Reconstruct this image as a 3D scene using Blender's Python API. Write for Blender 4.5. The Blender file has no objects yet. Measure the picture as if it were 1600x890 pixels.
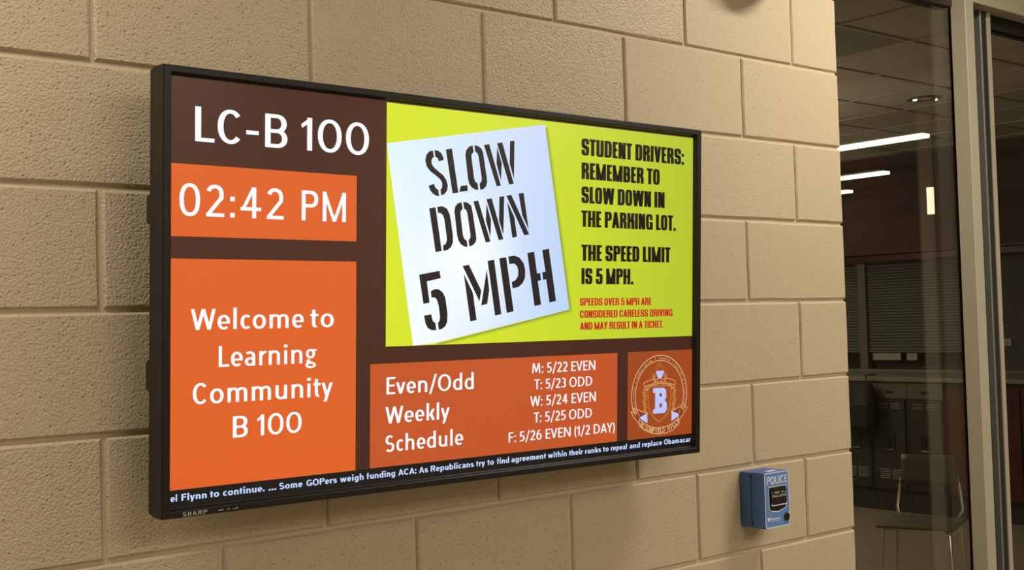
import bpy, bmesh, math, random
from mathutils import Vector, Matrix
random.seed(7)
D = bpy.data
SC = bpy.context.scene
COL = SC.collection

# ------------------------------------------------------------------ camera
cam_data = D.cameras.new('camera')
cam = D.objects.new('camera', cam_data)
COL.objects.link(cam)
cam_data.sensor_fit = 'HORIZONTAL'
cam_data.sensor_width = 36.0
cam_data.lens = 36.0 * 1891.73 / 1600.0
cam_data.clip_start = 0.02
YAW, PITCH, ROLL = 0.687428891, 0.0321807539, -0.0294168132
fw = Vector((math.sin(YAW) * math.cos(PITCH), math.cos(YAW) * math.cos(PITCH), math.sin(PITCH)))
rt = fw.cross(Vector((0, 0, 1))).normalized()
up = rt.cross(fw)
r2 = rt * math.cos(ROLL) + up * math.sin(ROLL)
u2 = -rt * math.sin(ROLL) + up * math.cos(ROLL)
M = Matrix((( r2.x, u2.x, -fw.x, -0.732477), (r2.y, u2.y, -fw.y, -1.950215),
            (r2.z, u2.z, -fw.z, 1.584575), (0, 0, 0, 1)))
cam.matrix_world = M
SC.camera = cam

# ------------------------------------------------------------------ world, colour management
SC.view_settings.view_transform = 'Standard'
SC.view_settings.look = 'None'
SC.view_settings.exposure = 0.0
SC.view_settings.gamma = 1.0
SC.view_settings.use_curve_mapping = False
world = D.worlds.new('world')
SC.world = world
world.use_nodes = True
world.node_tree.nodes['Background'].inputs[0].default_value = (0.9, 0.75, 0.55, 1)
world.node_tree.nodes['Background'].inputs[1].default_value = 0.05

# ------------------------------------------------------------------ lamps of the hall and of the room behind the glass, plus added fill
def area(name, loc, size, power, color, rot=(0, 0, 0)):
    l = D.lights.new(name, 'AREA')
    l.shape = 'RECTANGLE'; l.size = size[0]; l.size_y = size[1]
    l.energy = power; l.color = color
    o = D.objects.new(name, l); COL.objects.link(o)
    o.location = loc; o.rotation_euler = rot
    return o
WARM = (1.0, 0.92, 0.79)
HALL = [  # centre x, y, size x, size y, power
    (-0.95, -0.60, 1.2, 0.2, 22.0),
    (2.15, -0.72, 0.6, 0.16, 22.0),
    (3.6, -2.4, 1.2, 0.5, 34.0),
    (0.3, -3.4, 1.2, 0.5, 34.0),
    (4.3, -4.0, 1.2, 0.5, 38.0),
    (1.6, -4.35, 1.2, 0.3, 26.0),  # added lamp: brightens wall_front so the screen's upper part mirrors it
]
for (x, y, sx, sy, pw) in HALL:
    area('hall_lamp', (x, y, 2.925), (sx, sy), pw, WARM)
area('room_lamp', (5.3, 5.2, 2.93), (1.2, 0.6), 50.0, WARM)
area('added_room_fill', (4.3, 4.4, 2.25), (1.4, 0.3), 125.0, WARM, (math.pi, 0, 0))  # unseen light without a fixture, added to brighten the room ceiling

# ------------------------------------------------------------------ materials
def mat(name, color, rough=0.6, metal=0.0, spec=0.5, emit=None, strength=1.0, build=None, coat=0.0):
    m = D.materials.new(name); m.use_nodes = True
    nt = m.node_tree; b = nt.nodes['Principled BSDF']
    b.inputs['Base Color'].default_value = (*color, 1)
    b.inputs['Roughness'].default_value = rough
    b.inputs['Metallic'].default_value = metal
    b.inputs['Specular IOR Level'].default_value = spec
    if coat: b.inputs['Coat Weight'].default_value = coat
    if emit is not None:
        b.inputs['Emission Color'].default_value = (*emit, 1)
        b.inputs['Emission Strength'].default_value = strength
    if build: build(nt, b)
    return m
def lin(r, g, b):
    f = lambda c: (c / 255 / 12.92) if c / 255 <= 0.04045 else ((c / 255 + 0.055) / 1.055) ** 2.4
    return (f(r), f(g), f(b))
def node(nt, kind, **kw):
    n = nt.nodes.new(kind)
    for k, v in kw.items(): setattr(n, k, v)
    return n

def block_build(nt, b):
    L = nt.links.new
    tc = node(nt, 'ShaderNodeNewGeometry')
    # pits of the split cast face under thick paint
    n1 = node(nt, 'ShaderNodeTexNoise'); n1.inputs['Scale'].default_value = 60; n1.inputs['Detail'].default_value = 2
    n2 = node(nt, 'ShaderNodeTexNoise'); n2.inputs['Scale'].default_value = 260; n2.inputs['Detail'].default_value = 2
    n3 = node(nt, 'ShaderNodeTexNoise'); n3.inputs['Scale'].default_value = 2.2; n3.inputs['Detail'].default_value = 2
    v = node(nt, 'ShaderNodeTexVoronoi'); v.inputs['Scale'].default_value = 135
    g = node(nt, 'ShaderNodeTexVoronoi'); g.feature = 'SMOOTH_F1'; g.inputs['Scale'].default_value = 250; g.inputs['Smoothness'].default_value = 0.6
    for n in (n1, n2, n3, v, g): L(tc.outputs['Position'], n.inputs['Vector'])
    pit = node(nt, 'ShaderNodeMapRange'); pit.inputs['From Min'].default_value = 0.10; pit.inputs['From Max'].default_value = 0.36
    L(v.outputs['Distance'], pit.inputs['Value'])
    vc = node(nt, 'ShaderNodeSeparateColor'); L(v.outputs['Color'], vc.inputs[0])
    ad = node(nt, 'ShaderNodeMath', operation='MULTIPLY_ADD'); L(n1.outputs['Fac'], ad.inputs[0]); ad.inputs[1].default_value = 0.9; L(vc.outputs[0], ad.inputs[2])
    sel = node(nt, 'ShaderNodeMapRange'); sel.inputs['From Min'].default_value = 1.05; sel.inputs['From Max'].default_value = 1.25
    L(ad.outputs[0], sel.inputs['Value'])
    inv = node(nt, 'ShaderNodeMath', operation='SUBTRACT'); inv.inputs[0].default_value = 1.0; L(pit.outputs[0], inv.inputs[1])
    pits = node(nt, 'ShaderNodeMath', operation='MULTIPLY'); L(inv.outputs[0], pits.inputs[0]); L(sel.outputs[0], pits.inputs[1])
    h0 = node(nt, 'ShaderNodeMath', operation='MULTIPLY'); L(n2.outputs['Fac'], h0.inputs[0]); h0.inputs[1].default_value = 0.22
    h1 = node(nt, 'ShaderNodeMath', operation='MULTIPLY_ADD'); L(g.outputs['Distance'], h1.inputs[0]); h1.inputs[1].default_value = -0.8; L(h0.outputs[0], h1.inputs[2])
    h2 = node(nt, 'ShaderNodeMath', operation='MULTIPLY_ADD'); L(pits.outputs[0], h2.inputs[0]); h2.inputs[1].default_value = -0.75; L(h1.outputs[0], h2.inputs[2])
    # relief varies from block to block: some faces are smooth, some open
    oi = node(nt, 'ShaderNodeObjectInfo')
    amt = node(nt, 'ShaderNodeSeparateColor'); L(oi.outputs['Color'], amt.inputs[0])     # the object's own roughness figure
    bm = node(nt, 'ShaderNodeBump'); bm.inputs['Distance'].default_value = 0.0017
    L(h2.outputs[0], bm.inputs['Height']); L(amt.outputs[0], bm.inputs['Strength']); L(bm.outputs[0], b.inputs['Normal'])
    cr = node(nt, 'ShaderNodeMix', data_type='RGBA')
    cr.inputs[6].default_value = (*BLK, 1); cr.inputs[7].default_value = (BLK[0] * .90, BLK[1] * .89, BLK[2] * .86, 1)
    L(n3.outputs['Fac'], cr.inputs[0])
    c2 = node(nt, 'ShaderNodeMix', data_type='RGBA'); c2.blend_type = 'MULTIPLY'
    c2.inputs[7].default_value = (0.78, 0.76, 0.72, 1)
    L(pits.outputs[0], c2.inputs[0]); L(cr.outputs[2], c2.inputs[6]); L(c2.outputs[2], b.inputs['Base Color'])
BLK = (0.60, 0.50, 0.345)
M_BLOCK = mat('painted_block', BLK, 0.42, spec=0.35, build=block_build)
def noise_build(scale, dist, c2=None, cscale=4, strength=0.5):
    def f(nt, b):
        g = node(nt, 'ShaderNodeNewGeometry')
        n = node(nt, 'ShaderNodeTexNoise'); n.inputs['Scale'].default_value = scale; n.inputs['Detail'].default_value = 4
        nt.links.new(g.outputs['Position'], n.inputs['Vector'])
        bm = node(nt, 'ShaderNodeBump'); bm.inputs['Distance'].default_value = dist; bm.inputs['Strength'].default_value = strength
        nt.links.new(n.outputs['Fac'], bm.inputs['Height']); nt.links.new(bm.outputs[0], b.inputs['Normal'])
        if c2:
            n2 = node(nt, 'ShaderNodeTexNoise'); n2.inputs['Scale'].default_value = cscale; n2.inputs['Detail'].default_value = 5
            nt.links.new(g.outputs['Position'], n2.inputs['Vector'])
            mx = node(nt, 'ShaderNodeMix', data_type='RGBA')
            mx.inputs[6].default_value = b.inputs['Base Color'].default_value[:]; mx.inputs[7].default_value = (*c2, 1)
            nt.links.new(n2.outputs['Fac'], mx.inputs[0]); nt.links.new(mx.outputs[2], b.inputs['Base Color'])
    return f
M_MORTAR = mat('painted_mortar', (0.60, 0.50, 0.345), 0.45, spec=0.35, build=noise_build(120, 0.0012))
M_PLASTER = mat('hall_plaster', (0.55, 0.47, 0.35), 0.8, build=noise_build(60, 0.001))
M_TILE = mat('ceiling_tile', (0.52, 0.47, 0.37), 0.95, spec=0.2, build=noise_build(160, 0.0015, (0.46, 0.41, 0.32), 60))
M_TEE = mat('ceiling_grid_metal', (0.42, 0.37, 0.28), 0.5)
M_TILE_DARK = mat('ceiling_grille', (0.26, 0.235, 0.18), 0.9)
M_FLOOR = mat('polished_floor', (0.25, 0.205, 0.14), 0.45, build=noise_build(8, 0.0005, (0.20, 0.165, 0.11), 3))
M_ALU = mat('anodised_aluminium', (0.47, 0.42, 0.31), 0.5, 0.1, build=noise_build(300, 0.0001))
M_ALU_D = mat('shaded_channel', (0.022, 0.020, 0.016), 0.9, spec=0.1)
M_GREYWALL = mat('grey_green_wall', (0.075, 0.072, 0.056), 0.8, build=noise_build(40, 0.0004))
M_GASKET = mat('black_gasket', (0.014, 0.013, 0.010), 0.7)
M_FIN = mat('brushed_fin', (0.34, 0.33, 0.28), 0.35, 0.6)
M_BRONZE = mat('dark_bronze', (0.035, 0.018, 0.014), 0.4)
M_MAROON = mat('brown_red_paint', (0.075, 0.036, 0.026), 0.7, build=noise_build(30, 0.0006))
M_BEAM = mat('maroon_beam', (0.085, 0.014, 0.011), 0.35)
M_REDPANEL = mat('red_laminate', (0.06, 0.006, 0.005), 0.4)
M_COUNTER = mat('counter_laminate', (0.19, 0.17, 0.125), 0.5, build=noise_build(200, 0.0001, (0.21, 0.19, 0.14), 50))
M_LOCKER = mat('locker_steel', (0.030, 0.028, 0.023), 0.45, 0.1, build=noise_build(90, 0.0003))
M_LOCKER_TOP = mat('locker_header_steel', (0.105, 0.10, 0.078), 0.45, 0.1, build=noise_build(90, 0.0003))
M_DARK = mat('black_plastic', (0.012, 0.012, 0.011), 0.4, build=noise_build(300, 0.0003))
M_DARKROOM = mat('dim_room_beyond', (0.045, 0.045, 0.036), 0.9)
M_KICK = mat('rubber_base', (0.012, 0.011, 0.009), 0.7)
M_BLIND = mat('blind_slat', (0.105, 0.105, 0.080), 0.6)
M_WINPOST = mat('window_post', (0.13, 0.125, 0.10), 0.5)
M_PALE = mat('pale_surface', (0.32, 0.31, 0.26), 0.7)
M_CHROME = mat('chrome', (0.72, 0.70, 0.66), 0.16, 1.0)
M_SEAT = mat('taupe_shell', (0.085, 0.072, 0.052), 0.5)
M_CORD = mat('cord', (0.02, 0.018, 0.015), 0.6)
M_TUBE = mat('lamp_glass', (0.9, 0.85, 0.7), 0.4, emit=(1.0, 0.86, 0.60), strength=1.7)
M_LENS = mat('lamp_lens', (0.9, 0.88, 0.8), 0.4, emit=(1.0, 0.93, 0.78), strength=3.0)
M_HALL_LENS = mat('hall_lamp_lens', (0.9, 0.88, 0.8), 0.5, emit=(1.0, 0.86, 0.62), strength=1.2)
# television
M_BEZEL = mat('bezel_plastic', (0.0115, 0.0108, 0.0090), 0.36, spec=0.35, build=noise_build(700, 0.0001))
M_HOUSING = mat('housing_plastic', (0.016, 0.0145, 0.010), 0.55, build=noise_build(400, 0.0002))
SCR_R, SCR_S = 0.22, 0.55
def screen_mat(name, rgb, k=1.0):
    return mat(name, (0.006, 0.006, 0.006), SCR_R, spec=SCR_S, emit=tuple(c * k for c in lin(*rgb)), strength=1.0)
M_S_BLACK = screen_mat('screen_black', (9, 6, 12))
M_S_BROWN = screen_mat('screen_brown', (68, 32, 22))
M_S_ORANGE = screen_mat('screen_orange', (222, 96, 36))
M_S_ORANGE_D = screen_mat('screen_orange_schedule', (194, 84, 37))  # darker copy of the orange: viewing-angle falloff put into the colour
M_S_ORANGE_L = screen_mat('screen_orange_crest', (160, 70, 26))
M_S_WHITE = screen_mat('screen_white', (250, 250, 255), 1.05)
M_S_TICK = screen_mat('screen_pale_blue', (196, 216, 255))
M_S_INK = screen_mat('screen_ink', (22, 18, 26))
M_S_INK2 = screen_mat('screen_ink_black', (14, 13, 4))
M_S_RED = screen_mat('screen_red', (196, 34, 30))
M_S_CREAM = screen_mat('screen_cream', (225, 170, 120))
M_S_GOLD = screen_mat('screen_gold', (190, 120, 58))
M_S_CRESTBLUE = screen_mat('screen_crest_blue', (188, 198, 250))
M_S_SEAL = screen_mat('screen_seal', (136, 58, 26))
M_LOGO = mat('silver_print', (0.50, 0.47, 0.40), 0.4)
def attr_build(nt, b):
    a = node(nt, 'ShaderNodeAttribute', attribute_name='Col')
    nt.links.new(a.outputs['Color'], b.inputs['Emission Color'])
M_S_ATTR = mat('screen_picture', (0.006, 0.006, 0.006), SCR_R, spec=SCR_S, emit=(1, 1, 1), strength=1.0, build=attr_build)
# call box
M_BLUE = mat('blue_plastic', (0.062, 0.150, 0.400), 0.38, build=noise_build(500, 0.0001))
M_BLUE_F = mat('blue_label', (0.13, 0.26, 0.60), 0.35)
M_WHITE = mat('white_print', (0.80, 0.82, 0.86), 0.45)
M_BOXBLACK = mat('handle_black', (0.014, 0.012, 0.010), 0.35)
M_PRINT = mat('handle_print', (0.58, 0.52, 0.42), 0.5)

def glass_mat():
    m = D.materials.new('tinted_glass'); m.use_nodes = True
    nt = m.node_tree; nt.nodes.clear()
    out = node(nt, 'ShaderNodeOutputMaterial'); mix = node(nt, 'ShaderNodeMixShader')
    tr = node(nt, 'ShaderNodeBsdfTransparent'); tr.inputs[0].default_value = (0.84, 0.84, 0.79, 1)
    gl = node(nt, 'ShaderNodeBsdfGlossy'); gl.inputs['Roughness'].default_value = 0.0
    fr = node(nt, 'ShaderNodeFresnel'); fr.inputs['IOR'].default_value = 1.52
    ge = node(nt, 'ShaderNodeNewGeometry'); ma = node(nt, 'ShaderNodeMath', operation='MULTIPLY_ADD')   # same reflectance on both faces of the pane
    nt.links.new(ge.outputs['Backfacing'], ma.inputs[0]); ma.inputs[1].default_value = 1 / 1.52 - 1.52; ma.inputs[2].default_value = 1.52
    nt.links.new(ma.outputs[0], fr.inputs['IOR'])
    nt.links.new(fr.outputs[0], mix.inputs[0]); nt.links.new(tr.outputs[0], mix.inputs[1]); nt.links.new(gl.outputs[0], mix.inputs[2])
    nt.links.new(mix.outputs[0], out.inputs['Surface'])
    return m
M_GLASS = glass_mat()

# ------------------------------------------------------------------ helpers
def add_box(bm, x0, x1, y0, y1, z0, z1, bev=0.0, seg=1):
    vs = [bm.verts.new((x, y, z)) for x in (x0, x1) for y in (y0, y1) for z in (z0, z1)]
    F = [(0, 1, 3, 2), (4, 6, 7, 5), (0, 4, 5, 1), (2, 3, 7, 6), (0, 2, 6, 4), (1, 5, 7, 3)]
    fs = [bm.faces.new([vs[i] for i in f]) for f in F]
    if bev:
        es = list({e for f in fs for e in f.edges})
        bmesh.ops.bevel(bm, geom=es, offset=bev, segments=seg, affect='EDGES', profile=0.6)
def add_tube(bm, pts, r, n=12, caps=True):
    pts = [Vector(p) for p in pts]; rings = []
    ref = None
    for i, p in enumerate(pts):
        t = (pts[min(i + 1, len(pts) - 1)] - pts[max(i - 1, 0)]).normalized()
        if ref is None:
            ref = t.orthogonal().normalized()
        ref = (ref - t * ref.dot(t)).normalized()
        b = t.cross(ref)
        rings.append([bm.verts.new(p + (ref * math.cos(a) + b * math.sin(a)) * r) for a in [2 * math.pi * k / n for k in range(n)]])
    for a, b in zip(rings, rings[1:]):
        for k in range(n):
            bm.faces.new((a[k], a[(k + 1) % n], b[(k + 1) % n], b[k]))
    if caps:
        bm.faces.new(rings[0][::-1]); bm.faces.new(rings[-1])
def add_prism(bm, poly, y0, y1):
    """polygon in x,z extruded along y"""
    a = [bm.verts.new((x, y0, z)) for x, z in poly]; b = [bm.verts.new((x, y1, z)) for x, z in poly]
    n = len(poly)
    bm.faces.new(a); bm.faces.new(b[::-1])
    for k in range(n):
        bm.faces.new((a[k], b[k], b[(k + 1) % n], a[(k + 1) % n]))
def obj(name, bm, m, parent=None, smooth=False, loc=None, **props):
    me = D.meshes.new(name)
    bmesh.ops.recalc_face_normals(bm, faces=bm.faces[:])
    bm.to_mesh(me); bm.free()
    if smooth:
        for p in me.polygons: p.use_smooth = True
    me.materials.append(m)
    o = D.objects.new(name, me); COL.objects.link(o)
    if parent: o.parent = parent
    if loc: o.location = loc
    for k, v in props.items(): o[k] = v
    return o
def box(name, x0, x1, y0, y1, z0, z1, m, parent=None, bev=0.0, seg=1, **props):
    bm = bmesh.new(); add_box(bm, x0, x1, y0, y1, z0, z1, bev, seg)
    return obj(name, bm, m, parent, **props)
def empty(name, loc=(0, 0, 0), rotz=0.0, **props):
    o = D.objects.new(name, None); COL.objects.link(o)
    o.location = loc; o.rotation_euler = (0, 0, rotz); o.empty_display_size = 0.05
    for k, v in props.items(): o[k] = v
    return o

# ------------------------------------------------------------------ the block wall
BL = 0.4064; BH = 0.2032; TOP = 2.97
WX0, WX1 = -3.2512, 2.032
wall = box('wall_back', WX0, WX1 - 0.006, 0.0055, 0.19, 0.0, TOP, M_MORTAR, kind='structure')
def joint_x(row, k):
    """vertical joint k (in block lengths) of a row; rows are counted down from the bed joint at 2.235 m"""
    tweak = {(0, 4.5): .007, (0, 3.5): .004, (0, 2.5): -.005, (1, 0): -.005, (1, 1): -.002, (1, 2): -.003, (1, 4): .0045,
             (3, 0): .003, (3, 4): .002, (2, 4.5): .002, (5, 0): .002, (5, 1): .006, (5, 2): .003, (5, 4): .001,
             (6, 3.5): -.0065, (6, 2.5): -.003, (6, 4.5): -.001, (7, 4): .013}
    return k * BL + tweak.get((row, k), random.uniform(-.002, .002))
def joint_z(j, x):
    base = 2.2352 - j * BH
    w = math.sin(j * 2.3 + x * 1.9) * 0.0012
    right = {2: -.003, 3: -.002, 4: .000, 6: -.003, 5: 0.0}.get(j, 0.0)
    return base + w + (right if x > 1.2 else 0)
J = 0.0040                      # half a mortar joint
rows = range(-3, 11)
for row in rows:
    full = (row % 2 == 1)
    ks = [k if full else k + 0.5 for k in range(-8, 5)]
    ks = [k for k in ks if k > -8] + [5.0]
    ks = [-8.0] + ks
    xs = [max(WX0, joint_x(row, k)) if -8 < k < 5 else (WX0 if k == -8 else WX1) for k in ks]
    for xa, xb in zip(xs, xs[1:]):
        if xb - xa < 0.05: continue
        za0, zb0 = joint_z(row, xa), joint_z(row, xb)
        za1, zb1 = joint_z(row - 1, xa), joint_z(row - 1, xb)
        lo = max(0.0, 0); hi = TOP
        corner = lambda z: min(max(z, lo), hi)
        if corner(za1) - corner(za0) < 0.02: continue
        x0 = xa + (J if xa > WX0 else 0); x1 = xb - (J if xb < WX1 else 0)
        ins = 0.0038
        jt = lambda: random.uniform(-0.0009, 0.0009)
        proud = random.uniform(-0.0006, 0.0006)
        last = xb >= WX1
        depth = 0.19 if last else 0.02
        P = [(x0, corner(za0 + J)), (x1, corner(zb0 + J)), (x1, corner(zb1 - J)), (x0, corner(za1 - J))]
        Q = [(x0 + ins, P[0][1] + ins), (x1 - ins, P[1][1] + ins), (x1 - ins, P[2][1] - ins), (x0 + ins, P[3][1] - ins)]
        bm = bmesh.new()
        # front edge loops carry a little irregularity, like the worn arrises of the cast blocks
        def loop(R, y, nseg=4, amp=0.0):
            out = []
            for i in range(4):
                a, b = R[i], R[(i + 1) % 4]
                for s in range(nseg):
                    t = s / nseg
                    out.append(bm.verts.new((a[0] + (b[0] - a[0]) * t + (random.uniform(-amp, amp) if s else 0), y,
                                             a[1] + (b[1] - a[1]) * t + (random.uniform(-amp, amp) if s else 0))))
            return out
        ns = 5 if last else 3
        A = loop(Q, proud, ns, 0.0009); B = loop(P, proud + 0.0034, ns, 0.0011); Cc = loop(P, depth, ns)
        n = len(A)
        bm.faces.new(A)
        for a, b in ((A, B), (B, Cc)):
            for k in range(n): bm.faces.new((a[k], a[(k + 1) % n], b[(k + 1) % n], b[k]))
        o = obj('block', bm, M_BLOCK, wall)
        rel = random.uniform(0.62, 0.95) if (xa + xb) / 2 < 0.95 else (random.uniform(0.5, 0.8) if (xa + xb) / 2 < 1.3 else random.uniform(0.22, 0.42))
        o.color = (rel, rel, rel, 1)

# ------------------------------------------------------------------ hall shell (behind and beside the camera)
box('floor', -3.6, 13.0, -4.9, 9.2, -0.05, 0.0, M_FLOOR, kind='structure')
box('wall_left', -3.35, -3.2512, -4.9, 0.19, 0, TOP, M_PLASTER, kind='structure')
box('wall_front', -3.35, 13.0, -5.0, -4.9, 0, TOP, M_PLASTER, kind='structure')
hc = box('ceiling', -3.35, 13.0, -4.9, 0.115, TOP, TOP + 0.05, M_TILE, kind='structure')
for (x, y, sx, sy, pw) in HALL:
    t = empty('ceiling_light', (x, y, TOP), kind='structure')
    bm = bmesh.new()
    for (a, b, c, d) in ((-sx/2-.02, sx/2+.02, -sy/2-.02, -sy/2), (-sx/2-.02, sx/2+.02, sy/2, sy/2+.02), (-sx/2-.02, -sx/2, -sy/2, sy/2), (sx/2, sx/2+.02, -sy/2, sy/2)):
        add_box(bm, a, b, c, d, -0.03, 0.0)
    obj('frame', bm, M_ALU, t)
    bm = bmesh.new(); add_box(bm, -sx / 2, sx / 2, -sy / 2, sy / 2, -0.012, 0.0); obj('diffuser', bm, M_HALL_LENS, t)
# pale square pillar of the hall, seen mirrored in the glass
box('trim_1', 5.43, 5.53, -1.645, -1.55, 0.0, TOP, M_PLASTER, bev=0.004, kind='structure')

# ------------------------------------------------------------------ storefront
FY0, FY1 = 0.06, 0.112
sf = empty('window_1', (2.032, 0.06, 0.0), kind='structure')
def sbox(name, x0, x1, y0, y1, z0, z1, m, bev=0.0, **pr):
    o = box(name, x0 - 2.032, x1 - 2.032, y0 - 0.06, y1 - 0.06, z0, z1, m, sf, bev, **pr)
    return o
sbox('jamb', 2.0325, 2.075, 0.105, 0.16, 0, TOP, M_ALU)
sbox('mullion', 2.8035, 2.8535, FY0, FY1 - 0.0005, 0, TOP, M_ALU, 0.0015)
sbox('glass_pane', 2.075, 2.8035, 0.118, 0.124, 0.04, 2.553, M_GLASS)
sbox('sill', 2.075, 2.8035, 0.10, 0.15, 0.0, 0.04, M_ALU)
sbox('header', 2.0325, 2.8035, 0.104, 0.16, 2.553, 2.62, M_BRONZE, 0.002)
sbox('upper_panel', 2.0325, 2.8035, 0.112, 0.16, 2.62, TOP, M_PLASTER)
door = empty('door_1', (2.8535, 0.06, 0.0), kind='structure')
def dbox(name, x0, x1, y0, y1, z0, z1, m, bev=0.0, **pr):
    return box(name, x0 - 2.8535, x1 - 2.8535, y0 - 0.06, y1 - 0.06, z0, z1, m, door, bev, **pr)
dbox('header', 2.854, 4.9, 0.060, 0.118, 2.566, 2.588, M_ALU, 0.0015)
dbox('header_cap', 2.854, 4.9, 0.066, 0.118, 2.5885, 2.622, M_ALU, 0.0015)
dbox('transom_panel', 2.854, 4.9, 0.074, 0.118, 2.6225, TOP, M_ALU)
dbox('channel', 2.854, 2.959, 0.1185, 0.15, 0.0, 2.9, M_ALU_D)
dbox('fin', 2.9605, 2.970, 0.099, 0.16, 0.0, 2.565, M_FIN, 0.001)
dbox('gasket', 2.9705, 3.0045, 0.104, 0.16, 0.0, 2.565, M_GASKET)
dbox('glazing_bead', 3.005, 3.026, 0.099, 0.16, 0.0, 2.565, M_ALU, 0.001)
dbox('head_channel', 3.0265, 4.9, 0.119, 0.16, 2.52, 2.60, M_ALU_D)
dbox('glass_pane', 3.0265, 4.9, 0.128, 0.134, 0.04, 2.52, M_GLASS)
dbox('sill', 3.0265, 4.9, 0.115, 0.16, 0.0, 0.04, M_ALU)
dbox('stile', 4.9, 5.0, 0.06, 0.16, 0.0, TOP, M_ALU)
box('wall_right', 5.0, 13.0, 0.0, 0.19, 0, TOP, M_PLASTER, kind='structure')

# ------------------------------------------------------------------ room behind the glass
# suspended ceiling: inverted tees and lay-in tiles, 610 mm module
CZ = 2.97
cr = empty('ceiling_room', (0, 0, CZ), kind='structure')
del cr['kind']; cr['kind'] = 'structure'
TY = [0.16 + 0 * k for k in range(1)]
gx = [5.37 + 0.61 * (k - 5) for k in range(12)]      # tee lines running away from the glass
gy = [1.49 + 0.61 * (k - 2) for k in range(11)]      # tee lines parallel to the wall
gx = [g for g in gx if 2.1 < g < 8.6]; gy = [g for g in gy if 0.17 < g < 6.6]
xe = [2.04] + gx + [8.6]; ye = [0.165] + gy + [6.6]
tile_cache = {}
for i, (xa, xb) in enumerate(zip(xe, xe[1:])):
    for j, (ya, yb) in enumerate(zip(ye, ye[1:])):
        w, h = round(xb - xa - .022, 4), round(yb - ya - .022, 4)
        if w < 0.03 or h < 0.03: continue
        grille = abs((xa + xb) / 2 - 4.455) < .2 and abs((ya + yb) / 2 - 1.795) < .2
        key = (w, h, grille)
        if key not in tile_cache:
            bm = bmesh.new(); add_box(bm, -w / 2, w / 2, -h / 2, h / 2, 0, 0.02, 0.004)
            o = obj('ceiling_tile', bm, M_TILE_DARK if grille else M_TILE, cr); tile_cache[key] = o.data
        else:
            o = D.objects.new('ceiling_tile', tile_cache[key]); COL.objects.link(o); o.parent = cr
        o.location = ((xa + xb) / 2, (ya + yb) / 2, 0.0)
for g in gx:
    box('ceiling_tee', g - .012, g + .012, 0.165, 6.6, -0.006, 0.0, M_TEE, cr)
for g in gy:
    box('ceiling_tee', 2.04, 8.6, g - .012, g + .012, -0.0055, 0.0005, M_TEE, cr)
box('slab', 2.04, 8.6, 0.165, 6.6, 0.021, 0.06, M_TEE, cr)
# end wall (parallel to the sight line): red-brown above, window band below
ew = empty('wall_room_end', (8.6, 0, 0), kind='structure')
box('upper_wall', 0, 0.12, 0.19, 6.6, 2.10, CZ, M_MAROON, ew)
box('lower_wall', 0, 0.12, 0.19, 6.6, 0.0, 1.085, M_COUNTER, ew)
box('side_wall', 0.01, 0.12, 0.19, 3.35, 1.085, 2.04, M_GREYWALL, ew)
box('trim_2', 8.54, 8.60, 0.19, 6.6, 2.040, 2.100, M_BEAM, bev=0.004, kind='structure')
box('trim_3', 8.50, 8.60, 0.19, 6.6, 2.1005, 2.112, M_BEAM, kind='structure')
box('wall_room_far', 2.04, 8.72, 6.6, 6.72, 0, CZ, M_MAROON, kind='structure')
box('wall_room_side', 1.9, 2.04, 0.19, 6.6, 0, CZ, M_PLASTER, kind='structure')
# window band with blinds
wn = empty('window_2', (8.6, 0, 0), kind='structure')
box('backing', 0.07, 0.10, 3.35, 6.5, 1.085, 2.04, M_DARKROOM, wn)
for a, b in ((3.35, 3.40), (4.42, 4.50), (5.4, 5.46)):
    box('post', -0.015, 0.05, a, b, 1.085, 2.04, M_WINPOST, wn)
for a, b in ((3.402, 4.418), (4.502, 5.398)):
    bm = bmesh.new()
    k = 0; z = 1.262
    while z < 2.03:
        zt = z + 0.020
        v = [bm.verts.new(c) for c in ((0.012, a, z), (0.012, b, z), (0.024, b, zt), (0.024, a, zt), (0.014, a, z - .002), (0.014, b, z - .002), (0.026, b, zt - .002), (0.026, a, zt - .002))]
        for f in ((0, 1, 2, 3), (7, 6, 5, 4), (0, 4, 5, 1), (2, 6, 7, 3)): bm.faces.new([v[i] for i in f])
        z += 0.026
    obj('blind_slats', bm, M_BLIND, wn, kind='stuff')
    box('blind_bottom_rail', 0.008, 0.036, a, b, 1.236, 1.256, M_BLIND, wn)
box('window_glass', 0.055, 0.060, 3.40, 5.4, 1.085, 2.04, M_GLASS, wn)
# pale strips added in place of bright bits of the room beyond, below the blind
for n_, (a, b, lab) in enumerate(((4.09, 4.37, 'wide pale strip under the blinds, standing in for a bright bit beyond'), (3.93, 4.03, 'narrow pale strip under the blinds, standing in for a bright bit beyond'))):
    box('bright_stand_in', 8.590, 8.596, a, b, 1.171, 1.231, M_PALE, label=lab, category='pale strip')
box('wall_plate', 8.592, 8.609, 3.07, 3.14, 1.285, 1.350, M_PALE, bev=0.003, label='small pale rectangular plate on the dark wall seen through the right pane', category='wall plate')

# counter over the lockers
ct = empty('counter', (7.75, 0, 0), label='long grey laminate counter running above the lockers and the red cabinets', category='counter')
box('countertop', -0.02, 0.849, 0.9, 6.0, 1.036, 1.072, M_COUNTER, ct, 0.004)
box('upstand', 0.80, 0.849, 0.9, 6.0, 1.0725, 1.09, M_COUNTER, ct)
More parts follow.
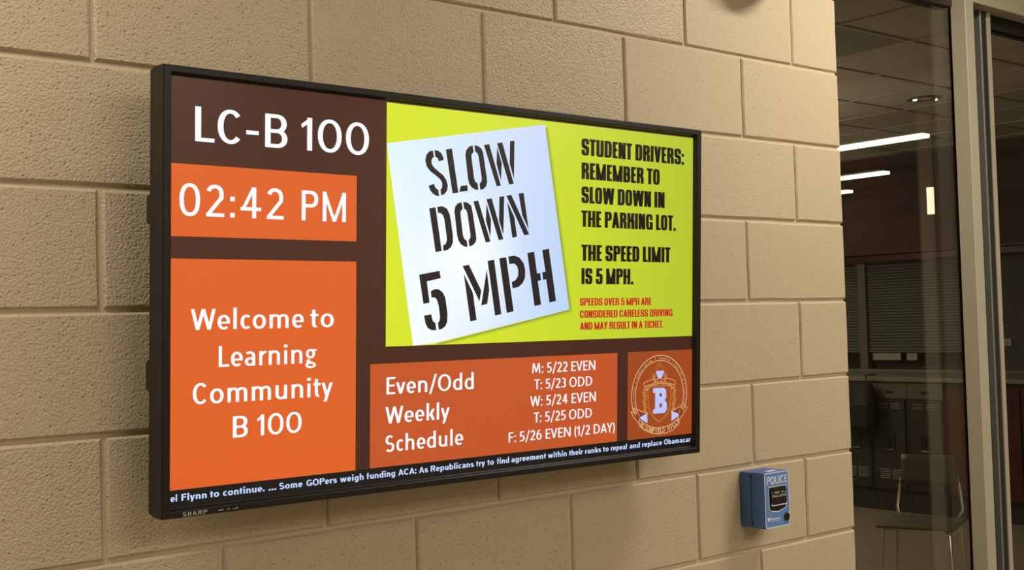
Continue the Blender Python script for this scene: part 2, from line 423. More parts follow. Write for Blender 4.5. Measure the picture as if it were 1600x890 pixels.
# lockers
def locker(y0, y1, label):
    t = empty('locker', (7.75, (y0 + y1) / 2, 0), label=label, category='locker', group='lockers under the counter')
    w = (y1 - y0) / 2 - 0.002
    box('body', 0.018, 0.40, -w, w, 0.165, 1.03, M_LOCKER, t)
    box('header', 0.004, 0.0175, -w, w, 0.900, 1.03, M_LOCKER_TOP, t, 0.002)
    box('plinth', 0.03, 0.40, -w, w, 0.0, 0.164, M_KICK, t)
    dw = w - 0.022
    d = box('door', 0.0, 0.0175, -dw, dw, 0.18, 0.892, M_LOCKER, t, 0.003)
    bm = bmesh.new()
    for zz, c in ((0.83, 3), (0.27, 5)):
        for s in (-1, 1):
            for q in range(c):
                z = zz + q * 0.017
                v = [bm.verts.new(p) for p in ((-0.0002, s * .055 - .045, z), (-0.0002, s * .055 + .045, z), (-0.008, s * .055 + .045, z - .009), (-0.008, s * .055 - .045, z - .009), (-0.0002, s * .055 + .045, z - .010), (-0.0002, s * .055 - .045, z - .010))]
                bm.faces.new(v[:4]); bm.faces.new((v[3], v[2], v[4], v[5]))
    obj('vent_louvres', bm, M_LOCKER_TOP, d, kind='stuff')
    bm = bmesh.new(); add_box(bm, -0.006, 0.0, -.045, .045, .495, .625, 0.004); obj('handle_recess', bm, M_DARK, d)
    bm = bmesh.new(); add_tube(bm, [(-.009, -.034, .50), (-.016, -.030, .497), (-.016, .030, .497), (-.009, .034, .50)], .005, 8); obj('handle', bm, M_CHROME, d)
    bm = bmesh.new(); add_tube(bm, [(-.006, 0.012, .56), (-.020, 0.012, .56)], .018, 16); obj('lock_dial', bm, M_DARK, d)
    box('number_plate', 0.001, 0.0039, -.035, .035, .942, .962, M_DARK, t)
labs = ['grey steel locker at the right end of the row, beside the red cabinet', 'grey steel locker second from the red cabinet', 'grey steel locker third from the red cabinet, cut by the block wall edge',
        'grey steel locker fourth from the red cabinet, behind the block wall', 'grey steel locker fifth from the red cabinet, behind the block wall']
for k, lb in enumerate(labs[:4]):
    y0 = 3.19 + k * 0.318
    locker(y0, y0 + 0.318, lb)
cabs = ['dark red cabinet beside the lockers, partly behind the aluminium mullion', 'dark red cabinet seen through the right pane, second from the lockers', 'dark red cabinet farthest right under the counter']
for k, lb in enumerate(cabs):
    y1 = 3.185 - k * 0.62; y0 = y1 - 0.615
    t = empty('cabinet', (7.75, (y0 + y1) / 2, 0), label=lb, category='cabinet', group='red cabinets under the counter')
    w = (y1 - y0) / 2
    box('body', 0.02, 0.45, -w, w, 0.165, 1.03, M_REDPANEL, t)
    box('plinth', 0.05, 0.45, -w, w, 0, 0.164, M_KICK, t)
    d = box('door', 0.0, 0.0195, -w + .003, w - .003, 0.17, 0.99, M_REDPANEL, t, 0.002)
    bm = bmesh.new(); add_tube(bm, [(-.002, -w + .05, .80), (-.03, -w + .05, .80), (-.03, -w + .05, .92), (-.002, -w + .05, .92)], .005, 8); obj('handle', bm, M_DARK, d)

# dark rounded bag hanging at the counter edge
t = empty('shoulder_bag', (7.60, 3.86, 0.62), label='dark rounded bag hanging in front of the left lockers', category='bag')
bm = bmesh.new()
pts = [(-.10, 0), (.10, 0), (.125, .06), (.13, .30), (.11, .385), (.07, .42), (-.07, .42), (-.11, .385), (-.13, .30), (-.125, .06)]
a_ = [bm.verts.new((0.0, y, z)) for y, z in pts]; b_ = [bm.verts.new((0.09, y * .96, z * .98)) for y, z in pts]
bm.faces.new(a_[::-1]); bm.faces.new(b_)
for k in range(len(pts)): bm.faces.new((a_[k], a_[(k + 1) % len(pts)], b_[(k + 1) % len(pts)], b_[k]))
bmesh.ops.bevel(bm, geom=bm.edges[:], offset=.012, segments=2, affect='EDGES')
obj('body', bm, M_KICK, t, True)
bm = bmesh.new(); add_box(bm, -.014, -.0005, -.09, .09, .06, .24, .006, 2); obj('front_pocket', bm, M_DARK, t)
bm = bmesh.new(); add_tube(bm, [(.045, -.06, .41), (.05, -.05, .466), (.13, -.04, .467), (.21, -.04, .467)], .006, 8); obj('strap', bm, M_DARK, t)

# linear pendants
for n_, (x, y0, y1, lab) in enumerate(((5.87, 2.09, 4.6, 'longest glowing white linear lamp, nearest to the glass'), (7.335, 3.33, 5.8, 'second glowing white linear lamp, below the longest one'), (8.25, 4.30, 6.3, 'shortest glowing linear lamp visible beside the block wall'))):
    t = empty('linear_pendant', (x, y0, 2.65), label=lab, category='lamp', group='linear pendant lamps in the room')
    Ln = y1 - y0
    box('housing', -.030, .030, 0.06, Ln - .06, 0.0165, 0.030, M_LOCKER_TOP, t)
    box('diffuser', -.041, .041, .002, Ln - .002, -0.008, 0.016, M_LENS, t, 0.003)
    for yy in (0.45, Ln - 0.3):
        bm = bmesh.new(); add_tube(bm, [(0, yy, .03), (0, yy, .32)], .0006, 6); obj('cable', bm, M_CORD, t)
# cylinder pendant
t = empty('cylinder_pendant', (6.558, 2.5, 2.235), label='small glowing white cylinder pendant lamp hanging in the room', category='lamp')
bm = bmesh.new(); add_tube(bm, [(0, 0, 0.0), (0, 0, 0.178)], .0235, 24); obj('shade', bm, M_TUBE, t)
bm = bmesh.new(); add_tube(bm, [(0, 0, 0.1785), (0, 0, 0.205), (0, 0, .215)], .011, 12); obj('cap', bm, M_DARK, t)
bm = bmesh.new(); add_tube(bm, [(0, 0, 0.215), (0, 0, 0.729)], .0010, 6); obj('cord', bm, M_CORD, t)
# recessed downlight
t = empty('downlight', (6.322, 2.377, 2.963), label='round recessed downlight with bright glints in the room ceiling', category='light')
bm = bmesh.new()
N = 32
ri = [bm.verts.new((.075 * math.cos(2 * math.pi * k / N), .075 * math.sin(2 * math.pi * k / N), -0.004)) for k in range(N)]
ro = [bm.verts.new((.105 * math.cos(2 * math.pi * k / N), .105 * math.sin(2 * math.pi * k / N), 0.0)) for k in range(N)]
rt_ = [bm.verts.new((.055 * math.cos(2 * math.pi * k / N), .055 * math.sin(2 * math.pi * k / N), 0.006)) for k in range(N)]
for k in range(N):
    q = (k + 1) % N
    bm.faces.new((ro[k], ro[q], ri[q], ri[k])); bm.faces.new((ri[k], ri[q], rt_[q], rt_[k]))
obj('reflector_ring', bm, M_CHROME, t)
for bx_, by_, br_ in ((-.045, .035, .014), (.066, -.052, .007)):  # tiny emitters added to imitate glints in the reflector ring
    bm = bmesh.new(); add_tube(bm, [(bx_, by_, -.009), (bx_, by_, .004)], br_, 16); obj('glint_emitter', bm, M_LENS, t)

# chair with chrome legs in the room, seat about 45 cm high
def chair(loc, rz, lab):
    t = empty('chair', loc, rz, label=lab, category='chair')
    bm = bmesh.new(); add_box(bm, -.20, .20, -.20, .19, .445, .462, .008, 2)
    o = obj('seat', bm, M_SEAT, t, True)
    bm = bmesh.new()
    nx, nz = 8, 5
    g = [[None] * (nz + 1) for _ in range(nx + 1)]
    def grid(off):
        G = []
        for i in range(nx + 1):
            r_ = []
            for j in range(nz + 1):
                x = -.15 + .30 * i / nx; z = .63 + .16 * j / nz
                r_.append(bm.verts.new((x, .195 + .05 * j / nz - .35 * x * x * -1 * -1 + off, z)))
            G.append(r_)
        return G
    A = grid(0); B = grid(.010)
    for G, fl in ((A, 0), (B, 1)):
        for i in range(nx):
            for j in range(nz):
                f = (G[i][j], G[i + 1][j], G[i + 1][j + 1], G[i][j + 1]); bm.faces.new(f if not fl else f[::-1])
    for i in range(nx):
        bm.faces.new((A[i][0], B[i][0], B[i + 1][0], A[i + 1][0])); bm.faces.new((A[i][nz], A[i + 1][nz], B[i + 1][nz], B[i][nz]))
    for j in range(nz):
        bm.faces.new((A[0][j], A[0][j + 1], B[0][j + 1], B[0][j])); bm.faces.new((A[nx][j], B[nx][j], B[nx][j + 1], A[nx][j + 1]))
    obj('backrest', bm, M_SEAT, t, True)
    for sx in (-1, 1):
        for sy in (-1, 1):
            x0, y0 = sx * .165, sy * .15
            bm = bmesh.new(); add_tube(bm, [(x0 * .55, y0, .440), (x0 * .92, y0 * 1.02, .436), (x0 * 1.03, y0 * 1.06, .415), (x0 * 1.15, y0 * 1.25, .10), (x0 * 1.19, y0 * 1.32, .008)], .0105, 10)
            lg = obj('leg', bm, M_CHROME, t, True)
            bm = bmesh.new(); add_tube(bm, [(x0 * 1.19, y0 * 1.32, 0), (x0 * 1.19, y0 * 1.32, .02)], .015, 10); obj('foot_cap', bm, M_DARK, lg)
        bm = bmesh.new(); add_tube(bm, [(sx * .15, .17, .44), (sx * .175, .21, .50), (sx * .16, .225, .62), (sx * .14, .235, .70)], .0095, 10); obj('back_tube', bm, M_CHROME, t, True)
chair((5.10, 1.74, 0), math.radians(-70), 'taupe stacking chair with chrome legs standing behind the glass')

# ------------------------------------------------------------------ round fixture at the top edge of the photo
t = empty('wall_fixture', (1.672, 0.0, 2.50), label='dark round fixture on the block wall, cut off by the top edge', category='wall fixture')
bm = bmesh.new(); add_tube(bm, [(0, 0.001, 0), (0, -.045, 0)], .105, 48); obj('base', bm, M_DARK, t)
bm = bmesh.new()
prof = [(0.100, -.0455), (0.100, -.06), (0.092, -.085), (0.07, -.108), (0.035, -.122), (0.0, -.126)]
rings = [[bm.verts.new((r_ * math.cos(2 * math.pi * k / 40), y_, r_ * math.sin(2 * math.pi * k / 40))) for k in range(40)] for r_, y_ in prof[:-1]]
tip = bm.verts.new((0, prof[-1][1], 0))
for a, b in zip(rings, rings[1:]):
    for k in range(40): bm.faces.new((a[k], a[(k + 1) % 40], b[(k + 1) % 40], b[k]))
for k in range(40): bm.faces.new((rings[-1][k], rings[-1][(k + 1) % 40], tip))
bm.faces.new(rings[0])
obj('dome', bm, M_BOXBLACK, t, True)

# ------------------------------------------------------------------ lettering: a small drawn alphabet
# every glyph is drawn in units of cap height from bars, slanted bars and parts of rings
def sgp(v, e): return math.copysign(abs(v) ** e, v)
class Pen:
    def __init__(s, a, b, n=2.15): s.a, s.b, s.n, s.P = a, b, n, []
    def bar(s, x0, y0, x1, y1): s.P.append([(x0, y0), (x1, y0), (x1, y1), (x0, y1)])
    def sl(s, x0, y0, x1, y1, w=None):           # slanted bar with horizontal cuts, x = left edge
        w = w or s.a
        s.P.append([(x0, y0), (x0 + w, y0), (x1 + w, y1), (x1, y1)])
    def ring(s, cx, cy, rx, ry, a0, a1, a=None, b=None, n=None):
        a = s.a if a is None else a; b = s.b if b is None else b; n = n or s.n
        k = max(3, int(abs(a1 - a0) / 11)); e = 2.0 / n; pts = []
        for i in range(k + 1):
            t = math.radians(a0 + (a1 - a0) * i / k); c, q = sgp(math.cos(t), e), sgp(math.sin(t), e)
            pts.append(((cx + rx * c, cy + ry * q), (cx + (rx - a) * c, cy + (ry - b) * q)))
        for (o1, i1), (o2, i2) in zip(pts, pts[1:]): s.P.append([o1, o2, i2, i1])
def glyph(ch, st):
    a, b, n, heavy = st['a'], st['b'], st['n'], st['heavy']
    p = Pen(a, b, n); bar, sl, ring = p.bar, p.sl, p.ring
    xh = 0.69
    Wd = st['w']
    W = Wd.get(ch, Wd['*'])
    lb = rb = st['sb']; rd = st['sr']; dg = st['sd']
    L = rd; R = rd
    m = (1 + b) / 2 - b / 2                      # middle of two bowls
    if ch == 'A':
        sl(0, 0, W / 2 - a / 2, 1); sl(W - a, 0, W / 2 - a / 2, 1); bar(W * .2, .22, W * .8, .22 + b * .9); L = R = dg
    elif ch == 'B':
        bar(0, 0, a, 1); r1 = (1 - .5 + b / 2) / 2; r0 = (.5 + b / 2) / 2; cx = W - min(r0, W - a) * 1.0
        cx = max(a, W - r0 * .95)
        for y in (0, .5 - b / 2, 1 - b): bar(a * .5, y, cx + .001, y + b)
        ring(cx, r0, W - cx, r0, -90, 90); ring(cx, 1 - r1, (W - cx) * .93, r1, -90, 90); L = lb
    elif ch in 'CG':
        ring(W / 2, .5, W / 2, .5, 42 if not heavy else 20, 318 if not heavy else 340)
        if heavy:
            bar(W - a, .62, W, .62 + .12); bar(W - a, .28 if ch == 'C' else 0, W, .38 if ch == 'C' else .5)
        if ch == 'G': bar(W - a, .08 if not heavy else 0, W, .5); bar(W * .52, .5 - b, W, .5)
        if not heavy: R = dg
    elif ch == 'D':
        bar(0, 0, a, 1); cx = W - (.44 if not heavy else W - a * 1.15); cx = max(cx, a * .9)
        bar(a * .5, 0, cx + .001, b); bar(a * .5, 1 - b, cx + .001, 1); ring(cx, .5, W - cx, .5, -90, 90); L = lb
    elif ch in 'EF':
        bar(0, 0, a, 1); bar(a * .5, 1 - b, W, 1); bar(a * .5, .5 - b * .4, W * .92, .5 + b * .6)
        if ch == 'E': bar(a * .5, 0, W, b)
        L = lb; R = dg + .02
    elif ch == 'H': bar(0, 0, a, 1); bar(W - a, 0, W, 1); bar(a * .5, .5 - b / 2, W - a * .5, .5 + b / 2); L = R = lb
    elif ch == 'I': bar(0, 0, a, 1); L = R = lb; W = a
    elif ch == 'K': bar(0, 0, a, 1); sl(a * .9, .42, W - a * 1.1, 1, a * 1.1); sl(W - a * 1.1, 0, a * 1.25, .58, a * 1.1); L = lb; R = dg
    elif ch == 'L': bar(0, 0, a, 1); bar(a * .5, 0, W, b); L = lb; R = dg
    elif ch == 'M':
        if heavy or st.get('plain'):
            bar(0, 0, a, 1); bar(W - a, 0, W, 1); sl(W / 2 - a * .42, 0, 0, 1, a * .85); sl(W / 2 - a * .42, 0, W - a * .85, 1, a * .85)
        else:
            sl(0, 0, .07, 1); sl(W - a, 0, W - a - .07, 1); sl(W / 2 - a / 2, .12, .09, 1); sl(W / 2 - a / 2, .12, W - a - .09, 1)
        L = R = lb
    elif ch == 'N': bar(0, 0, a * .95, 1); bar(W - a * .95, 0, W, 1); sl(W - a * 1.08, 0, 0, 1, a * 1.08); L = R = lb
    elif ch in 'O0': ring(W / 2, .5, W / 2, .5 + (.012 if not heavy else 0), 0, 360)
    elif ch in 'PR':
        r0 = (.56 if ch == 'P' else .54) / 2; cx = max(a * .95, W - r0 * .95 - (0.03 if ch == 'R' else 0))
        bar(0, 0, a, 1); bar(a * .5, 1 - b, cx + .001, 1); bar(a * .5, 1 - 2 * r0, cx + .001, 1 - 2 * r0 + b); ring(cx, 1 - r0, (W - cx) * (1 if ch == 'P' else .96), r0, -90, 90)
        if ch == 'R':
            if heavy: bar(W - a, 0, W, .40); bar(W - a * 1.2, .36, W - a * .2, .48)
            else: sl(W - a * 1.05, 0, W * .42, 1 - 2 * r0 + b * .5, a * 1.05)
        L = lb; R = dg if ch == 'P' else rd
    elif ch == 'S':
        r = (.5 + b / 2) / 2
        if heavy:
            ring(W / 2, 1 - r, W / 2, r, 0, 262); ring(W / 2, r, W / 2, r, 82, -180)
            bar(W - a, .66, W, 1 - r + .01); bar(0, r - .01, a, .34)
            sl(W / 2 - .02, .5 - b / 2, a * .4, .62, a * 1.0); sl(W - a * 1.5, .38, W / 2 - a, .5 + b / 2, a)
        else: ring(W / 2 - .01, 1 - r, W / 2 * .93, r + .006, 38, 275); ring(W / 2, r, W / 2, r + .006, 95, -148)
    elif ch == 'T': bar(0, 1 - b, W, 1); bar(W / 2 - a / 2, 0, W / 2 + a / 2, 1 - b * .5); L = R = dg
    elif ch == 'U':
        r = W / 2; bar(0, r * .9, a, 1); bar(W - a, r * .9, W, 1); ring(W / 2, r * .95, W / 2, r * .95 + .008, 180, 360); L = R = lb
    elif ch == 'V': sl(W / 2 - a / 2, 0, 0, 1); sl(W / 2 - a / 2, 0, W - a, 1); L = R = dg
    elif ch == 'W':
        q = W * .27
        sl(q - a / 2, 0, 0, 1); sl(q - a / 2, 0, W / 2 - a / 2, 1); sl(W - q - a / 2, 0, W / 2 - a / 2, 1); sl(W - q - a / 2, 0, W - a, 1); L = R = dg
    elif ch == 'Y': bar(W / 2 - a / 2, 0, W / 2 + a / 2, .45); sl(W / 2 - a / 2, .40, 0, 1); sl(W / 2 - a / 2, .40, W - a, 1); L = R = dg
    elif ch == '1':
        bar(W - a, 0, W, 1); p.P.append([(0, .78), (W - a * .5, 1.0), (W - a * .5, 1 - b * 1.35), (.03, .78 - b * .95)]); R = lb
    elif ch == '2':
        ring(W / 2 - .01, .70, W / 2 - .01, .31, 160, -28); sl(0, b * .8, W - a * 1.28, .60, a * 1.15); bar(0, 0, W, b)
    elif ch == '3':
        r = (.5 + b / 2) / 2; ring(W * .42, 1 - r, W * .52, r + .006, 140, -85); ring(W * .42, r, W * .58, r + .006, 88, -140)
    elif ch == '4': bar(W * .66 - a / 2, 0, W * .66 + a / 2, 1); sl(0, .24, W * .66 - a * .55, 1, a * .9); bar(0, .24, W, .24 + b)
    elif ch == '5':
        bar(W * .1, 1 - b, W * .93, 1); sl(W * .06, .46, W * .1, 1, a * (.95 if not heavy else 1)); r = .315 + (0.02 if heavy else 0)
        if heavy: ring(W / 2, r, W / 2, r, 150, -180)
        else: ring(W * .42, r, W * .58, r + .004, 118, -135)
    elif ch == '6':
        ring(W / 2, .32, W / 2, .33, 0, 360); ring(W * .72, .36, W * .72, .65, 180, 96)
    elif ch in ':.':
        d = a * 1.12 if not heavy else a * .85; bar(0, 0, d, d if not heavy else b * 1.25); W = d
        if ch == ':': bar(0, .52, d, .52 + (d if not heavy else b * 1.25))
    elif ch == '/': sl(0, -.14, W - a * .8, 1.06, a * .85); L = R = dg
    elif ch == '-': bar(0, .33, W, .33 + b * 1.05)
    elif ch == '(': ring(W * 1.5, .42, W * 1.5, .68, 118, 242, a * .85, b * .8); L = .06; R = -.03
    elif ch == ')': ring(-W * .6, .42, W * 1.6, .68, 62, -62, a * .85, b * .8); W = -W * .6 + W * 1.6; L = .05
    # lower case
    elif ch == 'o': ring(W / 2, xh / 2, W / 2, xh / 2 + .01, 0, 360)
    elif ch == 'c': ring(W * .55, xh / 2, W * .55, xh / 2 + .01, 48, 312); R = dg
    elif ch == 'e': ring(W / 2, xh / 2, W / 2, xh / 2 + .01, 0, 312); bar(a * .6, xh * .46 - b * .35, W - a * .05, xh * .46 + b * .45); R = dg + .02
    elif ch == 'a':
        bar(W - a, 0, W, xh * .62); ring(W * .48, xh * .64, W * .52, xh * .37, 0, 138); ring(W * .5, xh * .29, W * .5, xh * .30, 35, 330, a, b * .9); bar(W * .5, xh * .59 - b * .9, W - a * .4, xh * .59); R = lb * .8
    elif ch == 'd': bar(W - a, 0, W, 1.05); ring(W * .52, xh / 2, W * .52, xh / 2 + .01, 12, 348); R = lb
    elif ch in 'hnm':
        if ch == 'm':
            w2 = (W + a) / 2
            for x in (0, w2 - a): ring(x + w2 * .52, xh - w2 * .5, w2 * .48, w2 * .5 + .01, 0, 150)
            for x in (w2 - a, W - a): bar(x, 0, x + a, xh - w2 * .48)
        else:
            ring(W * .52, xh - W * .5, W * .48, W * .5 + .01, 0, 150); bar(W - a, 0, W, xh - W * .48)
        bar(0, 0, a, 1.05 if ch == 'h' else xh); L = R = lb
    elif ch == 'u':
        bar(0, W * .48, a, xh); bar(W - a, 0, W, xh); ring(W * .48, W * .5, W * .48, W * .5 + .01, 180, 330); L = R = lb
    elif ch == 'r': bar(0, 0, a, xh); ring(W * .98, xh * .60, W * .90, xh * .41, 158, 88); L = lb; R = dg
    elif ch == 'i': bar(0, 0, a, xh); bar(-.01, xh + .14, a + .01, xh + .14 + a + .01); L = R = lb; W = a
    elif ch == 'l': bar(0, 0, a, 1.05); L = R = lb; W = a
    elif ch == 'k': bar(0, 0, a, 1.05); sl(a * .9, .26, W - a * 1.15, xh, a * 1.1); sl(W - a * 1.15, 0, a * 1.3, .40, a * 1.15); L = lb; R = dg
    elif ch == 't': bar(.07, .18, .07 + a, .90); bar(0, xh - b, W, xh); ring(.07 + W * .5, .2, W * .5, .21, 180, 285); L = R = dg + .02
    elif ch == 'v': sl(W / 2 - a / 2, 0, 0, xh); sl(W / 2 - a / 2, 0, W - a, xh); L = R = dg
    elif ch == 'y': sl(W / 2 - a * .62, .0, 0, xh); sl(W * .18, -.27, W - a, xh); L = R = dg
    elif ch == 'f': bar(.07, 0, .07 + a, .80); bar(0, xh - b, W, xh); ring(.07 + W * .62, .80, W * .62, .26, 180, 98)
    elif ch == 'w':
        q_ = W * .27
        for x0_, x1_ in ((0, q_ - a / 2), (W / 2 - a / 2, q_ - a / 2), (W / 2 - a / 2, W - q_ - a / 2), (W - a, W - q_ - a / 2)): sl(x1_, 0, x0_, xh)
    elif ch == 'p': bar(0, -.27, a, xh); ring(W * .48, xh / 2, W * .52, xh / 2 + .01, -168, 168); L = lb
    elif ch == 'b': bar(0, 0, a, 1.0); ring(W * .48, xh / 2, W * .52, xh / 2 + .01, -168, 168); L = lb
    elif ch == 's':
        r = (xh / 2 + b / 2) / 2; ring(W / 2, xh - r, W / 2 * .95, r + .006, 30, 275); ring(W / 2, r, W / 2, r + .006, 95, -150)
    elif ch == 'g' and st.get('plain'):
        bar(W - a, 0, W, xh); ring(W * .52, xh / 2, W * .52, xh / 2 + .01, 12, 348); ring(W * .5, 0, W * .5, .27, 0, -150); R = lb
    elif ch == 'g':
        ring(W * .44, xh * .68, W * .42, xh * .34, 0, 360, a * .9, b * .85); ring(W * .46, -.10, W * .48, .155, 0, 360, a * .85, b * .8)
        bar(W * .12, .02, W * .5, .02 + b * .8); sl(W * .05, .03, W * .14, .20, a * .9); bar(W * .66, xh - b * .8, W, xh)
    return p.P, W, L, R
CABIN = dict(a=.134, b=.112, n=2.15, heavy=False, sb=.095, sr=.060, sd=.012, space=.24, w={'*': .5, 'A': .64, 'B': .55, 'C': .60, 'D': .66, 'E': .46, 'F': .44, 'H': .64,
         'L': .44, 'M': .80, 'N': .66, 'O': .74, '0': .66, 'P': .54, 'S': .50, 'T': .54, 'V': .62, 'W': .96, 'Y': .58, '1': .30, '2': .46, '3': .44, '4': .52, '5': .46, '6': .50,
         '/': .42, '-': .30, '(': .2, ')': .2, 'o': .54, 'c': .42, 'e': .50, 'a': .45, 'd': .52, 'h': .50, 'n': .50, 'm': .80, 'u': .50, 'r': .31, 'k': .47, 't': .33, 'v': .50, 'y': .50, 'g': .50})
THIN = dict(CABIN, a=.125, b=.105)
IMPACT = dict(a=.222, b=.150, n=3.6, heavy=True, sb=.022, sr=.018, sd=.002, space=.20, w={'*': .50, 'A': .54, 'E': .36, 'F': .35, 'L': .35, 'M': .68, 'W': .82, 'T': .42, 'V': .52, 'Y': .5,
         'N': .50, 'K': .53, '5': .50, 'G': .52, 'H': .52})
IMPACT_T = dict(IMPACT, a=.195, b=.14)
CLOCK = dict(a=.128, b=.112, n=2.35, heavy=False, plain=True, sb=.125, sr=.095, sd=.03, space=.34, w={'*': .6, '0': .62, '2': .56, '4': .66, 'P': .55, 'M': .80})
BOLD = dict(a=.215, b=.165, n=2.3, heavy=False, plain=True, sb=.085, sr=.055, sd=.015, space=.3, w={'*': .62, 'A': .86, 'C': .84, 'F': .64, 'G': .88, 'O': .90, 'P': .74, 'R': .78, 'S': .76,
            'o': .68, 'c': .60, 'e': .64, 'a': .62, 'd': .66, 'b': .66, 'p': .66, 'g': .66, 'h': .62, 'n': .62, 'm': .96, 'u': .62, 'r': .42, 'k': .64, 't': .40, 'f': .42, 'y': .64, 'v': .64, 'w': .96, 's': .58})
SW, SH = 1.2176, 0.6849
ZOFF = {}
def P3(u, v, lift):                       # millimetres on the screen (from its upper left corner) to television space
    return (u / 1000 - SW / 2, -lift, SH / 2 - v / 1000)
def polys_to_obj(name, polys, m, parent, lift, **props):
    bm = bmesh.new()
    for q in polys:
        vs = [bm.verts.new(P3(u, v, lift)) for u, v in q]
        f = bm.faces.new(vs)
    bm.normal_update()
    for f in bm.faces:
        if f.normal.y > 0: f.normal_flip()
    big = [f for f in bm.faces if len(f.verts) > 4]
    if big: bmesh.ops.triangulate(bm, faces=big)
    me = D.meshes.new(name); bm.to_mesh(me); bm.free(); me.materials.append(m)
    o = D.objects.new(name, me); COL.objects.link(o); o.parent = parent
    for k, v in props.items(): o[k] = v
    return o
def set_line(txt, st, u0, u1, vb, cap):
    """polygons of one line of text whose ink runs from u0 to u1, on base line vb, capitals cap high"""
    x = 0; out = []; first = True; last = 0
    for ch in txt:
        if ch == ' ': x += st['space']; continue
        P, W, L, R = glyph(ch, st)
        if first: L = 0; first = False
        x += L
        out += [[(px + x, py) for px, py in q] for q in P]
        x += W; last = x; x += R
    xs = [p[0] for q in out for p in q]; x0, x1 = min(xs), max(xs)
    k = (u1 - u0) / (x1 - x0)
    return [[(u0 + (px - x0) * k, vb - py * cap) for px, py in q] for q in out]

# built-in font, measured and fitted the same way
_tc = D.curves.new('measure', 'FONT'); _to = D.objects.new('measure', _tc); COL.objects.link(_to)
_CACHE = {}
def font_polys(txt, offset=0.0, res=4):
    key = (txt, offset)
    if key in _CACHE: return _CACHE[key]
    _tc.body = txt; _tc.offset = offset; _tc.resolution_u = res; _tc.fill_mode = 'FRONT'
    bpy.context.view_layer.update()
    ev = _to.evaluated_get(bpy.context.evaluated_depsgraph_get()); me = ev.to_mesh()
    polys = [[(me.vertices[i].co.x, me.vertices[i].co.y) for i in p.vertices] for p in me.polygons]
    ev.to_mesh_clear(); _CACHE[key] = polys
    return polys
def fit_font(txt, u0, u1, vb, cap, offset=0.0):
    P = font_polys(txt, offset); xs = [p[0] for q in P for p in q]; x0, x1 = min(xs), max(xs)
    k = (u1 - u0) / (x1 - x0); h = 0.682
    return [[(u0 + (x - x0) * k, vb - y / h * cap) for x, y in q] for q in P]

